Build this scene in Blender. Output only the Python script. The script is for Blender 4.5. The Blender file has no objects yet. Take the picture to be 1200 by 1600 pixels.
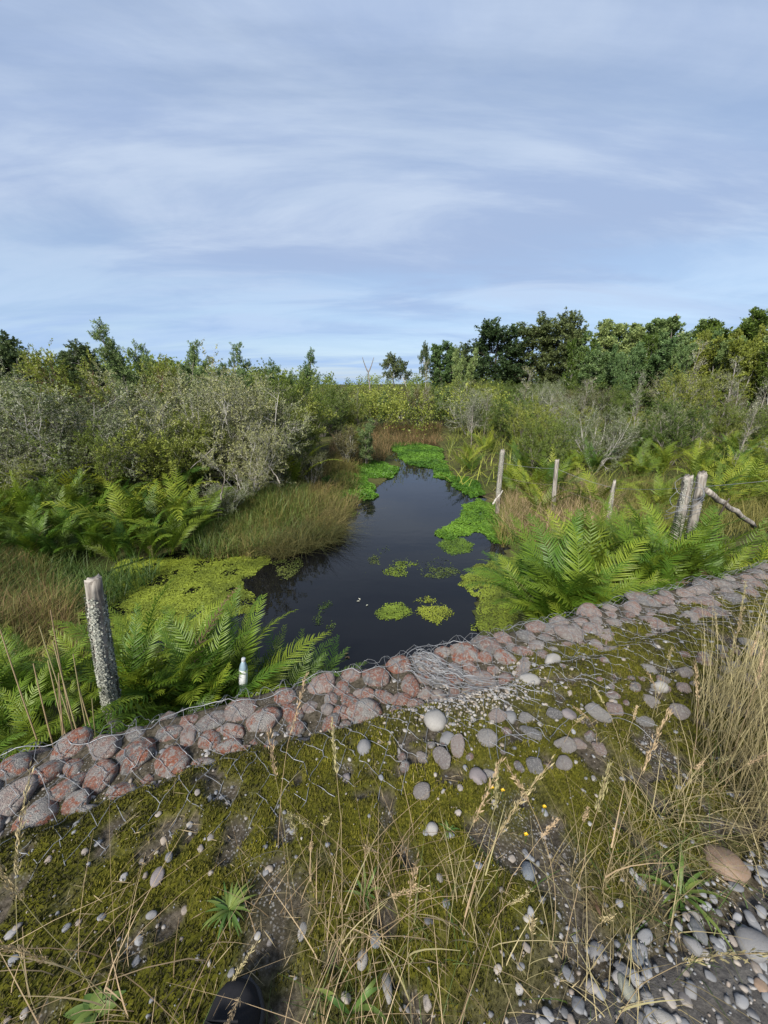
import bpy, math, random
import numpy as np
from mathutils import Vector, Matrix
from mathutils.bvhtree import BVHTree

C = bpy.context.scene.collection
SC = bpy.context.scene
R = math.radians

# ---------------------------------------------------------------- camera, sky, sun, exposure
F_PX, PITCH, CAM_H = 601.0, R(18.4), 1.6          # photo pixels (1200 x 1600)
cam = bpy.data.cameras.new('camera')
cam.sensor_fit = 'VERTICAL'
cam.sensor_height = 36.0
cam.lens = 36.0 * F_PX / 1600.0
cam.clip_start = 0.05
cam.clip_end = 4000
cam_o = bpy.data.objects.new('camera', cam)
C.objects.link(cam_o)
cam_o.location = (0, 0, CAM_H)
cam_o.rotation_euler = (R(90) - PITCH, 0, 0)
SC.camera = cam_o

SUN_EL, SUN_AZ = R(40), R(205)                     # azimuth clockwise from +Y: behind and to the left
world = bpy.data.worlds.new('World')
SC.world = world
world.use_nodes = True
def build_world():
    nt = world.node_tree
    nt.nodes.clear()
    N, L = nt.nodes.new, nt.links.new
    out = N('ShaderNodeOutputWorld')
    sky = N('ShaderNodeTexSky')
    sky.sky_type = 'NISHITA'
    sky.sun_disc = False
    sky.sun_elevation = SUN_EL
    sky.sun_rotation = SUN_AZ
    bg = N('ShaderNodeBackground'); bg.inputs[1].default_value = 0.075
    L(sky.outputs[0], bg.inputs[0])
    tc = N('ShaderNodeTexCoord')
    sep = N('ShaderNodeSeparateXYZ'); L(tc.outputs['Generated'], sep.inputs[0])
    mx = N('ShaderNodeMath'); mx.operation = 'MAXIMUM'; mx.inputs[1].default_value = 0.0
    L(sep.outputs[2], mx.inputs[0])
    ad = N('ShaderNodeMath'); ad.operation = 'ADD'; ad.inputs[1].default_value = 0.15
    L(mx.outputs[0], ad.inputs[0])
    comb = N('ShaderNodeCombineXYZ')
    for k in (0, 1):
        dv = N('ShaderNodeMath'); dv.operation = 'DIVIDE'
        L(sep.outputs[k], dv.inputs[0]); L(ad.outputs[0], dv.inputs[1])
        L(dv.outputs[0], comb.inputs[k])
    def layer(scale, rot, sx, sy, detail, rough, dist, loc=(0, 0, 0)):
        m = N('ShaderNodeMapping')
        m.inputs['Location'].default_value = loc
        m.inputs['Rotation'].default_value = (0, 0, R(rot))
        m.inputs['Scale'].default_value = (sx, sy, 1)
        L(comb.outputs[0], m.inputs[0])
        n = N('ShaderNodeTexNoise'); n.inputs['Scale'].default_value = scale
        n.inputs['Detail'].default_value = detail; n.inputs['Roughness'].default_value = rough
        n.inputs['Distortion'].default_value = dist
        L(m.outputs[0], n.inputs[0])
        return n.outputs[0]
    def ramp(src, a, b, smooth=True):
        r = N('ShaderNodeMapRange'); r.interpolation_type = 'SMOOTHSTEP'
        r.inputs[1].default_value = a; r.inputs[2].default_value = b
        L(src, r.inputs[0]); return r.outputs[0]
    cover = ramp(layer(0.9, 28, 0.45, 1.5, 7, 0.58, 0.6, (3.1, 0.7, 0)), 0.36, 0.62)
    shade = ramp(layer(1.1, 18, 0.5, 1.4, 8, 0.60, 0.7, (7, 2, 0)), 0.38, 0.64)
    mixc = N('ShaderNodeMix'); mixc.data_type = 'RGBA'
    mixc.inputs[6].default_value = (0.172, 0.222, 0.325, 1)   # thin grey-blue veil
    mixc.inputs[7].default_value = (0.248, 0.295, 0.375, 1)     # paler cloud
    L(shade, mixc.inputs[0])
    bg2 = N('ShaderNodeBackground'); bg2.inputs[1].default_value = 1.08
    low = N('ShaderNodeMix'); low.data_type = 'RGBA'; low.inputs[7].default_value = (0.175, 0.275, 0.43, 1)   # thinner veil low down: blue air shows
    lf = ramp(sep.outputs[2], 0.30, 0.0); lm = N('ShaderNodeMath'); lm.operation = 'MULTIPLY'; lm.inputs[1].default_value = 0.62; L(lf, lm.inputs[0])
    L(lm.outputs[0], low.inputs[0]); L(mixc.outputs[2], low.inputs[6]); L(low.outputs[2], bg2.inputs[0])
    mul = N('ShaderNodeMapRange'); mul.inputs[3].default_value = 0.62; mul.inputs[4].default_value = 0.97
    L(cover, mul.inputs[0])
    ms = N('ShaderNodeMixShader')
    L(mul.outputs[0], ms.inputs[0]); L(bg.outputs[0], ms.inputs[1]); L(bg2.outputs[0], ms.inputs[2])
    L(ms.outputs[0], out.inputs[0])
build_world()
sun = bpy.data.lights.new('sun', 'SUN')
sun.energy = 4.0
sun.angle = R(12)
sun.color = (1.0, 0.95, 0.87)
sun_o = bpy.data.objects.new('sun', sun)
C.objects.link(sun_o)
sd_ = Vector((math.sin(SUN_AZ) * math.cos(SUN_EL), math.cos(SUN_AZ) * math.cos(SUN_EL), math.sin(SUN_EL)))
sun_o.rotation_euler = sd_.to_track_quat('Z', 'Y').to_euler()
VS = SC.view_settings
VS.view_transform = 'Standard'; VS.look = 'None'; VS.gamma = 1.0; VS.use_curve_mapping = False
VS.exposure = 1.1
SC.cycles.use_denoising = True
SC.cycles.max_bounces = 6
SC.cycles.transparent_max_bounces = 4

# ---------------------------------------------------------------- layout helpers
CP, SP = math.cos(PITCH), math.sin(PITCH)
ZW = -1.2                                           # water level
P0 = np.array([0.16, 1.98]); UD = np.array([0.938, 0.347]); ND = np.array([-0.347, 0.938])   # gabion edge line
def at(u, v, z=0.0):
    """point on the horizontal plane z under a direction"""
    x, y = (u - 600) / F_PX, (v - 800) / F_PX
    t = (CAM_H - z) / (SP + CP * y)
    return x * t, (CP - SP * y) * t
def at_y(u, v, Y):
    x, y = (u - 600) / F_PX, (v - 800) / F_PX
    t = Y / (CP - SP * y)
    return x * t, CAM_H - t * (SP + CP * y)
def x_of(u, Y, z=-0.9):
    return (u - 600) / F_PX * (Y * CP + (CAM_H - z) * SP)
def sd(x, y):
    px, py = x - P0[0], y - P0[1]
    return px * UD[0] + py * UD[1], px * ND[0] + py * ND[1]
def xy(s, d):
    return P0[0] + s * UD[0] + d * ND[0], P0[1] + s * UD[1] + d * ND[1]

# ---------------------------------------------------------------- numpy noise
def _h(ix, iy, seed):
    n = (ix.astype(np.int64) * 374761393 + iy.astype(np.int64) * 668265263 + seed * 974634533) & 0x7fffffff
    n = ((n ^ (n >> 13)) * 1274126177) & 0x7fffffff
    n = (n ^ (n >> 16)) & 0xffff
    return n / 65535.0
def vnoise(x, y, seed=0):
    ix, iy = np.floor(x), np.floor(y)
    fx, fy = x - ix, y - iy
    fx = fx * fx * (3 - 2 * fx); fy = fy * fy * (3 - 2 * fy)
    a, b = _h(ix, iy, seed), _h(ix + 1, iy, seed)
    c, d = _h(ix, iy + 1, seed), _h(ix + 1, iy + 1, seed)
    return (a + (b - a) * fx) * (1 - fy) + (c + (d - c) * fx) * fy
def fbm(x, y, seed=0, oct=4, gain=0.5):
    t, a, s = 0, 1.0, 0
    for k in range(oct):
        t = t + a * vnoise(x * 2 ** k + 17.3 * k, y * 2 ** k - 9.1 * k, seed + k)
        s += a; a *= gain
    return t / s
def sstep(a, b, x):
    t = np.clip((x - a) / (b - a), 0, 1)
    return t * t * (3 - 2 * t)
def poly_dist(x, y, poly):
    """signed distance, positive inside"""
    x = np.asarray(x, float); y = np.asarray(y, float)
    best = np.full(x.shape, 1e9); inside = np.zeros(x.shape, bool)
    n = len(poly)
    for i in range(n):
        x1, y1 = poly[i]; x2, y2 = poly[(i + 1) % n]
        dx, dy = x2 - x1, y2 - y1
        t = np.clip(((x - x1) * dx + (y - y1) * dy) / (dx * dx + dy * dy + 1e-12), 0, 1)
        best = np.minimum(best, np.hypot(x - x1 - t * dx, y - y1 - t * dy))
        cond = ((y1 > y) != (y2 > y))
        with np.errstate(divide='ignore', invalid='ignore'):
            xi = (x2 - x1) * (y - y1) / (y2 - y1 if y2 != y1 else 1e-12) + x1
        inside ^= cond & (x < xi)
    return np.where(inside, best, -best)

WATER_PX = [(745, 985), (738, 950), (752, 915), (775, 880), (800, 845), (806, 822), (780, 796), (752, 778), (722, 762),
            (700, 742), (694, 712), (684, 692), (650, 684), (608, 690), (612, 712), (628, 728), (604, 750), (572, 775), (540, 814),
            (484, 836), (430, 848), (370, 850), (290, 858), (228, 874), (165, 896), (128, 940), (190, 1000), (330, 1020)]
WATER = [at(u, v, ZW) for u, v in WATER_PX] + [xy(-1.0, 0.9), xy(-0.75, 0.3), xy(0.95, 0.3), xy(1.0, 0.8)]

def moss_mask(x, y):
    s, d = sd(x, y)
    n = fbm(x * 3.1, y * 3.1, 11, 4)
    m = sstep(0.22, 0.41, n + 0.10 * sstep(-1.15, -0.8, d) - 0.10 * sstep(-0.40, -0.15, d) + 0.06 * sstep(0.6, 1.8, s))
    m = m * sstep(0.30, 0.43, fbm(x * 11, y * 11, 14, 3)) * sstep(-1.50, -1.25, d) * (1 - 0.95 * sstep(-0.46, -0.30, d + 0.25 * (fbm(x * 2.3, y * 2.3, 15, 2) - 0.5) - 0.24 * sstep(-0.1, 1.2, s)))
    # bare chip patch beside the basket seam
    m = m * (1 - 0.85 * np.exp(-(((s - 0.15) / 0.34) ** 2 + ((d + 0.42) / 0.16) ** 2)))
    return m
def height(x, y, fine=True):
    x = np.asarray(x, float); y = np.asarray(y, float)
    s, d = sd(x, y)
    top = 0.03 * (fbm(x * 1.7, y * 1.7, 3, 3) - 0.5) + 0.03 * sstep(-1.3, -0.6, d)
    if fine:
        top = top + 0.030 * moss_mask(x, y) * (0.35 + fbm(x * 14, y * 14, 21, 2)) + 0.012 * (fbm(x * 45, y * 45, 5, 2) - 0.5)
    band = sstep(-0.46, -0.34, d + 0.12 * (fbm(x * 4, y * 4, 8, 2) - 0.5))
    top = top - 0.074 * band
    wd = poly_dist(x, y, WATER)
    low = np.where(wd > 0, ZW - 0.05 - np.minimum(0.5, wd * 0.6),
                   ZW + 0.03 + 0.30 * sstep(0.0, 1.6, -wd) + 0.14 * (fbm(x * 0.8, y * 0.8, 4, 3) - 0.4) * sstep(0.1, 1.0, -wd))
    low = np.where(wd > 0, low, np.maximum(low, ZW + 0.012 - 0.062 * (1 - sstep(0, 0.12, -wd))))
    low = low + 0.25 * sstep(2.2, 0.6, d) * sstep(0.1, 0.8, -wd)
    low = low + 1.6 * sstep(22, 60, y) * sstep(2, 25, x) + 0.5 * sstep(60, 200, y)
    t = sstep(0.03, 0.30, d)
    return top * (1 - t) + low * t

# ---------------------------------------------------------------- mesh helpers
def mk(name, V, Fs, mat=None, parent=None, tint=None, smooth=False, attrs=None, link=True):
    me = bpy.data.meshes.new(name)
    V = np.asarray(V, np.float32).reshape(-1, 3)
    if not isinstance(Fs, (list, tuple)): Fs = [Fs]
    Fs = [np.asarray(f, np.int32) for f in Fs if len(f)]
    me.vertices.add(len(V)); me.vertices.foreach_set('co', V.ravel())
    loops = np.concatenate([f.ravel() for f in Fs])
    tot = np.concatenate([np.full(len(f), f.shape[1], np.int32) for f in Fs])
    start = np.concatenate([[0], np.cumsum(tot)[:-1]]).astype(np.int32)
    me.loops.add(len(loops)); me.loops.foreach_set('vertex_index', loops)
    me.polygons.add(len(tot)); me.polygons.foreach_set('loop_start', start); me.polygons.foreach_set('loop_total', tot)
    if smooth: me.polygons.foreach_set('use_smooth', np.ones(len(tot), bool))
    for k, a in (attrs or {}).items():
        at_ = me.attributes.new(k, 'FLOAT', 'POINT'); at_.data.foreach_set('value', np.asarray(a, np.float32).ravel())
    if tint is not None:
        at_ = me.attributes.new('tint', 'FLOAT', 'POINT'); at_.data.foreach_set('value', np.asarray(tint, np.float32).ravel())
    me.update(calc_edges=True)
    if mat: me.materials.append(mat)
    if not link: return me
    return ob(name, me, parent)
def ob(name, data, parent=None, loc=None, rot=None, scale=None):
    o = bpy.data.objects.new(name, data)
    C.objects.link(o)
    if parent: o.parent = parent
    if loc is not None: o.location = loc
    if rot is not None: o.rotation_euler = rot
    if scale is not None: o.scale = (scale,) * 3 if np.isscalar(scale) else scale
    return o
def tag(o, label=None, cat=None, group=None, kind=None):
    if label: o['label'] = label
    if cat: o['category'] = cat
    if group: o['group'] = group
    if kind: o['kind'] = kind
    return o
class Acc:
    def __init__(s): s.V, s.F, s.T, s.n = [], [], [], 0
    def add(s, V, F, t=0.5):
        V = np.asarray(V, float).reshape(-1, 3)
        if not isinstance(F, (list, tuple)): F = [F]
        for f in F: s.F.append(np.asarray(f, int) + s.n)
        s.V.append(V)
        s.T.append(np.full(len(V), t) if np.isscalar(t) else np.asarray(t).ravel())
        s.n += len(V)
    def build(s, name, mat, parent=None, smooth=False, link=True):
        q = [f for f in s.F if f.shape[1] == 4]; t = [f for f in s.F if f.shape[1] == 3]
        Fs = ([np.concatenate(q)] if q else []) + ([np.concatenate(t)] if t else [])
        return mk(name, np.concatenate(s.V), Fs, mat, parent, np.concatenate(s.T), smooth, link=link)
def norm(a): return a / (np.linalg.norm(a, axis=-1, keepdims=True) + 1e-9)
def tubes(P, Rr, sides=4):
    """P (n,k,3), Rr (n,k) -> V, quads"""
    n, k, _ = P.shape
    T = np.empty_like(P); T[:, 1:-1] = P[:, 2:] - P[:, :-2]; T[:, 0] = P[:, 1] - P[:, 0]; T[:, -1] = P[:, -1] - P[:, -2]
    T = norm(T)
    ref = np.where(np.abs(norm(P[:, -1] - P[:, 0])[:, 2:3]) > 0.8, np.array([[1.0, 0.1, 0]]), np.array([[0.05, 0.1, 1.0]]))[:, None, :]
    A = norm(np.cross(T, np.broadcast_to(ref, T.shape))); B = np.cross(T, A)
    ang = np.arange(sides) * 2 * np.pi / sides
    V = P[:, :, None, :] + Rr[:, :, None, None] * (np.cos(ang)[None, None, :, None] * A[:, :, None, :] + np.sin(ang)[None, None, :, None] * B[:, :, None, :])
    idx = np.arange(n * k * sides).reshape(n, k, sides)
    nx = np.roll(idx, -1, axis=2)
    Q = np.stack([idx[:, :-1], nx[:, :-1], nx[:, 1:], idx[:, 1:]], -1).reshape(-1, 4)
    return V.reshape(-1, 3), Q
def leaves(P, D, Nn, Ln, Wd, fold=0.0):
    """rhombic leaves; P base, D direction, Nn approx normal"""
    S = norm(np.cross(D, Nn)); Nn = np.cross(S, D)
    Ln = np.broadcast_to(np.asarray(Ln, float), (len(P),))[:, None]; Wd = np.broadcast_to(np.asarray(Wd, float), (len(P),))[:, None]
    m = P + D * Ln * 0.48
    V = np.stack([P, m + S * Wd / 2 + Nn * fold * Wd, P + D * Ln, m - S * Wd / 2 + Nn * fold * Wd], 1)
    return V.reshape(-1, 3), np.arange(len(P) * 4).reshape(-1, 4)
def blades(rng, P, H, az, lean, curve, W, k=3):
    n = len(P)
    H, az, lean, curve, W = [np.broadcast_to(np.asarray(a, float), (n,)) for a in (H, az, lean, curve, W)]
    hz = np.stack([np.cos(az), np.sin(az), 0 * az], 1)
    tw = az + np.pi / 2 + rng.normal(0, 0.7, n)
    sv = np.stack([np.cos(tw), np.sin(tw), 0 * az], 1)
    V = np.empty((n, k + 1, 2, 3))
    for j in range(k + 1):
        t = j / k
        c = P + hz * (H * (lean * t + curve * t * t))[:, None]
        c[:, 2] += H * (t - 0.35 * np.minimum(curve, 1.6) * t * t)
        w = (W * (1 - t ** 1.6) * 0.5 + 0.0003)[:, None]
        V[:, j, 0] = c - sv * w; V[:, j, 1] = c + sv * w
    i = np.arange(n * (k + 1) * 2).reshape(n, k + 1, 2)
    Q = np.stack([i[:, :-1, 0], i[:, :-1, 1], i[:, 1:, 1], i[:, 1:, 0]], -1).reshape(-1, 4)
    return V.reshape(-1, 3), Q
def ico(sub):
    import bmesh
    bm = bmesh.new(); bmesh.ops.create_icosphere(bm, subdivisions=sub, radius=1)
    V = np.array([v.co[:] for v in bm.verts]); F = np.array([[v.index for v in f.verts] for f in bm.faces]); bm.free()
    return V, F
def rock(rng, sub=3, rough=0.12, flat=0.72, elong=1.3, blocky=0.25):
    V, F = ico(sub)
    V = np.sign(V) * np.abs(V) ** (1 - blocky * 0.5)
    V = V / np.linalg.norm(V, axis=1, keepdims=True) * (1 + 0 * V[:, :1])
    for q in range(5):
        dv = norm(rng.normal(0, 1, 3)); a = V @ dv
        V = V - dv * (np.maximum(0, a - rng.uniform(0.64, 0.90)) * 0.75)[:, None]
    for q in range(5):
        w = rng.normal(0, 1.6 + q, (3,)); ph = rng.uniform(0, 6.28)
        V = V * (1 + rough * 0.45 / (1 + 0.5 * q) * np.sin(V @ w + ph))[:, None]
    V = V * np.array([elong, 1.0, flat])
    return V, F

# ---------------------------------------------------------------- materials
def newmat(name):
    m = bpy.data.materials.new(name); m.use_nodes = True
    nt = m.node_tree; nt.nodes.clear()
    return m, nt, nt.nodes.new, nt.links.new
def rgba(c): return (c[0], c[1], c[2], 1)
def mixrgb(N, L, fac, a, b, blend='MIX'):
    n = N('ShaderNodeMix'); n.data_type = 'RGBA'; n.blend_type = blend
    for s, v in ((0, fac), (6, a), (7, b)):
        if hasattr(v, 'is_linked') or hasattr(v, 'links'): L(v, n.inputs[s])
        else: n.inputs[s].default_value = v if s == 0 else rgba(v)
    return n.outputs[2]
def noise(N, L, scale, detail=4, rough=0.55, coord='Object', dist=0):
    tc = N('ShaderNodeTexCoord'); n = N('ShaderNodeTexNoise')
    n.inputs['Scale'].default_value = scale; n.inputs['Detail'].default_value = detail; n.inputs['Roughness'].default_value = rough
    n.inputs['Distortion'].default_value = dist
    L(tc.outputs[coord], n.inputs[0]); return n.outputs[0]
def mr(N, L, src, a, b, c=0.0, d=1.0):
    r = N('ShaderNodeMapRange'); r.inputs[1].default_value = a; r.inputs[2].default_value = b; r.inputs[3].default_value = c; r.inputs[4].default_value = d
    r.interpolation_type = 'SMOOTHSTEP'; L(src, r.inputs[0]); return r.outputs[0]
def attr(N, name):
    a = N('ShaderNodeAttribute'); a.attribute_name = name; return a.outputs['Fac']
def bump(N, L, src, strength, dist):
    b = N('ShaderNodeBump'); b.inputs['Strength'].default_value = strength; b.inputs['Distance'].default_value = dist
    L(src, b.inputs['Height']); return b.outputs[0]
def leaf_mat(name, a, b, trans=0.3, rough=0.5, objvar=0.25, spec=0.3):
    m, nt, N, L = newmat(name)
    col = mixrgb(N, L, attr(N, 'tint'), a, b)
    oi = N('ShaderNodeObjectInfo')
    hs = N('ShaderNodeHueSaturation')
    L(mr(N, L, oi.outputs['Random'], 0, 1, 1 - objvar, 1 + objvar), hs.inputs['Value'])
    L(mr(N, L, oi.outputs['Random'], 0, 1, 0.53, 0.48), hs.inputs['Hue'])
    L(col, hs.inputs['Color'])
    p = N('ShaderNodeBsdfPrincipled'); p.inputs['Roughness'].default_value = rough; p.inputs['Specular IOR Level'].default_value = spec
    L(hs.outputs[0], p.inputs['Base Color'])
    t = N('ShaderNodeBsdfTranslucent'); L(hs.outputs[0], t.inputs[0])
    ms = N('ShaderNodeMixShader'); ms.inputs[0].default_value = trans
    L(p.outputs[0], ms.inputs[1]); L(t.outputs[0], ms.inputs[2])
    o = N('ShaderNodeOutputMaterial'); L(ms.outputs[0], o.inputs[0])
    return m
def simple(name, col, rough=0.6, metal=0.0, spec=0.5):
    m, nt, N, L = newmat(name)
    p = N('ShaderNodeBsdfPrincipled'); p.inputs['Base Color'].default_value = rgba(col); p.inputs['Roughness'].default_value = rough
    p.inputs['Metallic'].default_value = metal; p.inputs['Specular IOR Level'].default_value = spec
    o = N('ShaderNodeOutputMaterial'); L(p.outputs[0], o.inputs[0]); return m
def wood_mat(name, a, b, scale=6, lich=None, lf=(0.55, 0.65)):
    m, nt, N, L = newmat(name)
    tc = N('ShaderNodeTexCoord'); mp = N('ShaderNodeMapping'); mp.inputs['Scale'].default_value = (1, 1, 0.16)
    L(tc.outputs['Object'], mp.inputs[0])
    n = N('ShaderNodeTexNoise'); n.inputs['Scale'].default_value = scale * 6; n.inputs['Detail'].default_value = 5; L(mp.outputs[0], n.inputs[0])
    col = mixrgb(N, L, mr(N, L, n.outputs[0], 0.35, 0.65), a, b)
    if lich:
        col = mixrgb(N, L, mr(N, L, noise(N, L, scale, 6, 0.65), lf[0], lf[1]), col, lich)
    p = N('ShaderNodeBsdfPrincipled'); p.inputs['Roughness'].default_value = 0.9; p.inputs['Specular IOR Level'].default_value = 0.15
    L(col, p.inputs['Base Color']); L(bump(N, L, n.outputs[0], 0.7, 0.01), p.inputs['Normal'])
    o = N('ShaderNodeOutputMaterial'); L(p.outputs[0], o.inputs[0]); return m

def ground_mat():
    m, nt, N, L = newmat('soil_and_moss')
    n1 = noise(N, L, 3.0, 6, 0.6); n2 = noise(N, L, 60, 4, 0.65); n3 = noise(N, L, 0.35, 5, 0.6)
    soil = mixrgb(N, L, mr(N, L, n2, 0.3, 0.7), (0.022, 0.018, 0.012), (0.085, 0.072, 0.055))
    vor = N('ShaderNodeTexVoronoi'); vor.inputs['Scale'].default_value = 95
    tc = N('ShaderNodeTexCoord'); L(tc.outputs['Object'], vor.inputs[0])
    grit = mixrgb(N, L, mr(N, L, vor.outputs['Distance'], 0.2, 0.42), (0.17, 0.165, 0.16), (0.03, 0.026, 0.02))
    soil = mixrgb(N, L, mr(N, L, n1, 0.42, 0.66), soil, grit)
    moss = mixrgb(N, L, mr(N, L, n2, 0.3, 0.7), (0.030, 0.032, 0.004), (0.080, 0.078, 0.008))
    col = mixrgb(N, L, attr(N, 'moss'), soil, moss)
    wet = mixrgb(N, L, mr(N, L, n3, 0.35, 0.65), (0.035, 0.045, 0.012), (0.075, 0.07, 0.025))
    wet = mixrgb(N, L, mr(N, L, n1, 0.45, 0.7), wet, (0.028, 0.022, 0.014))
    col = mixrgb(N, L, attr(N, 'wetland'), col, wet)
    p = N('ShaderNodeBsdfPrincipled'); p.inputs['Roughness'].default_value = 0.95; p.inputs['Specular IOR Level'].default_value = 0.1
    L(col, p.inputs['Base Color']); L(bump(N, L, n2, 0.6, 0.012), p.inputs['Normal'])
    o = N('ShaderNodeOutputMaterial'); L(p.outputs[0], o.inputs[0]); return m
def stone_mat():
    m, nt, N, L = newmat('lichen_stained_stone')
    oi = N('ShaderNodeObjectInfo')
    br = N('ShaderNodeValToRGB'); e = br.color_ramp.elements
    e[0].position = 0; e[0].color = (0.17, 0.165, 0.165, 1); e[1].position = 1; e[1].color = (0.31, 0.225, 0.20, 1)
    for pos, cc in ((0.25, (0.27, 0.26, 0.25)), (0.5, (0.38, 0.355, 0.33)), (0.72, (0.29, 0.25, 0.235)), (0.86, (0.40, 0.34, 0.31))):
        q = e.new(pos); q.color = rgba(cc)
    L(oi.outputs['Random'], br.inputs[0]); base = br.outputs[0]
    nf = noise(N, L, 3.5, 7, 0.7)
    base = mixrgb(N, L, mr(N, L, nf, 0.45, 0.75, 0, .4), base, (0.16, 0.148, 0.145))
    gx = N('ShaderNodeNewGeometry'); tc = N('ShaderNodeTexCoord')
    n4 = N('ShaderNodeTexNoise'); n4.noise_dimensions = '4D'; n4.inputs['Scale'].default_value = 1.25; n4.inputs['Detail'].default_value = 5; n4.inputs['Roughness'].default_value = 0.68
    w = N('ShaderNodeMath'); w.operation = 'MULTIPLY'; w.inputs[1].default_value = 37.0; L(oi.outputs['Random'], w.inputs[0])
    L(tc.outputs['Object'], n4.inputs['Vector']); L(w.outputs[0], n4.inputs['W'])
    red = mixrgb(N, L, mr(N, L, nf, 0.4, 0.62), (0.34, 0.115, 0.062), (0.28, 0.16, 0.125))
    redamt = N('ShaderNodeMath'); redamt.operation = 'MULTIPLY'
    L(mr(N, L, n4.outputs[0], 0.45, 0.56), redamt.inputs[0])
    at_ = N('ShaderNodeAttribute'); at_.attribute_type = 'OBJECT'; at_.attribute_name = 'red'
    L(at_.outputs['Fac'], redamt.inputs[1])
    col = mixrgb(N, L, redamt.outputs[0], base, red)
    pale = N('ShaderNodeTexNoise'); pale.inputs['Scale'].default_value = 4.5; pale.inputs['Detail'].default_value = 8; pale.inputs['Roughness'].default_value = 0.75
    L(tc.outputs['Object'], pale.inputs[0])
    col = mixrgb(N, L, mr(N, L, pale.outputs[0], 0.49, 0.59, 0, 0.85), col, (0.42, 0.405, 0.37))
    dark = noise(N, L, 14, 5, 0.7)
    col = mixrgb(N, L, mr(N, L, dark, 0.57, 0.70, 0, 0.8), col, (0.06, 0.052, 0.048))
    p = N('ShaderNodeBsdfPrincipled'); p.inputs['Roughness'].default_value = 0.85; p.inputs['Specular IOR Level'].default_value = 0.25
    L(col, p.inputs['Base Color']); L(bump(N, L, dark, 0.8, 0.2), p.inputs['Normal'])
    o = N('ShaderNodeOutputMaterial'); L(p.outputs[0], o.inputs[0]); return m
def pebble_mat(name='river_pebble', objcol=False):
    m, nt, N, L = newmat(name)
    if objcol:
        a = N('ShaderNodeAttribute'); a.attribute_type = 'OBJECT'; a.attribute_name = 'stone_colour'; c = a.outputs['Color']
    else:
        r = N('ShaderNodeValToRGB'); e = r.color_ramp.elements
        e[0].position = 0; e[0].color = (0.06, 0.06, 0.062, 1); e[1].position = 1; e[1].color = (0.29, 0.277, 0.255, 1)
        for pos, cc in ((0.3, (0.13, 0.135, 0.145)), (0.5, (0.20, 0.205, 0.215)), (0.64, (0.17, 0.135, 0.105)), (0.76, (0.26, 0.255, 0.25)), (0.88, (0.24, 0.20, 0.16))):
            x = e.new(pos); x.color = rgba(cc)
        L(attr(N, 'tint'), r.inputs[0]); c = r.outputs[0]
    n = noise(N, L, 28 if not objcol else 5, 6, 0.7)
    col = mixrgb(N, L, mr(N, L, n, 0.35, 0.7, 0.0, 0.4), c, (0.17, 0.162, 0.153))
    n2 = noise(N, L, 70 if not objcol else 16, 4, 0.7)
    col = mixrgb(N, L, mr(N, L, n2, 0.55, 0.7, 0.0, 0.6), col, (0.07, 0.065, 0.06))
    p = N('ShaderNodeBsdfPrincipled'); p.inputs['Roughness'].default_value = 0.7; p.inputs['Specular IOR Level'].default_value = 0.3
    L(col, p.inputs['Base Color']); L(bump(N, L, n2, 0.25, 0.05 if objcol else 0.004), p.inputs['Normal'])
    o = N('ShaderNodeOutputMaterial'); L(p.outputs[0], o.inputs[0]); return m
def water_mat():
    m, nt, N, L = newmat('dark_tannin_water')
    p = N('ShaderNodeBsdfPrincipled'); p.inputs['Base Color'].default_value = (0.0035, 0.0035, 0.004, 1)
    p.inputs['Roughness'].default_value = 0.015; p.inputs['IOR'].default_value = 1.33
    tc = N('ShaderNodeTexCoord'); mp = N('ShaderNodeMapping'); mp.inputs['Scale'].default_value = (1, 1.6, 1); L(tc.outputs['Object'], mp.inputs[0])
    n = N('ShaderNodeTexNoise'); n.inputs['Scale'].default_value = 2.2; n.inputs['Detail'].default_value = 3; L(mp.outputs[0], n.inputs[0])
    L(bump(N, L, n.outputs[0], 0.10, 0.02), p.inputs['Normal'])
    o = N('ShaderNodeOutputMaterial'); L(p.outputs[0], o.inputs[0]); return m
def road_mat():
    m, nt, N, L = newmat('gravel_road_fines')
    n = noise(N, L, 45, 6, 0.7); n1 = noise(N, L, 4, 4)
    col = mixrgb(N, L, mr(N, L, n, 0.3, 0.7), (0.024, 0.022, 0.021), (0.075, 0.070, 0.064))
    col = mixrgb(N, L, mr(N, L, n1, 0.45, 0.7, 0, 0.6), col, (0.06, 0.048, 0.034))
    p = N('ShaderNodeBsdfPrincipled'); p.inputs['Roughness'].default_value = 0.9
    L(col, p.inputs['Base Color']); L(bump(N, L, n, 0.8, 0.012), p.inputs['Normal'])
    o = N('ShaderNodeOutputMaterial'); L(p.outputs[0], o.inputs[0]); return m

M = {}
M['ground'] = ground_mat(); M['stone'] = stone_mat(); M['pebble'] = pebble_mat(); M['cobble'] = pebble_mat('cobble', True)
M['water'] = water_mat(); M['road'] = road_mat()
M['wire'] = simple('galvanised_wire', (0.22, 0.225, 0.235), 0.5, 0.5)
M['rusty_wire'] = simple('rusted_fence_wire', (0.16, 0.13, 0.115), 0.7, 0.4)
M['moss'] = leaf_mat('moss', (0.026, 0.024, 0.006), (0.130, 0.118, 0.008), 0.15, 0.8, 0.0)
M['fern'] = leaf_mat('fern_green', (0.042, 0.082, 0.010), (0.165, 0.240, 0.022), 0.36, 0.42, 0.22)
M['fern_dark'] = leaf_mat('fern_deep_green', (0.028, 0.062, 0.010), (0.100, 0.165, 0.022), 0.34, 0.42, 0.25)
M['fern_mid'] = leaf_mat('fern_yellow_green', (0.065, 0.100, 0.010), (0.215, 0.265, 0.025), 0.36, 0.45, 0.3)
M['frond_dead'] = leaf_mat('dead_frond', (0.055, 0.032, 0.018), (0.14, 0.095, 0.05), 0.15, 0.8, 0.2)
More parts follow.
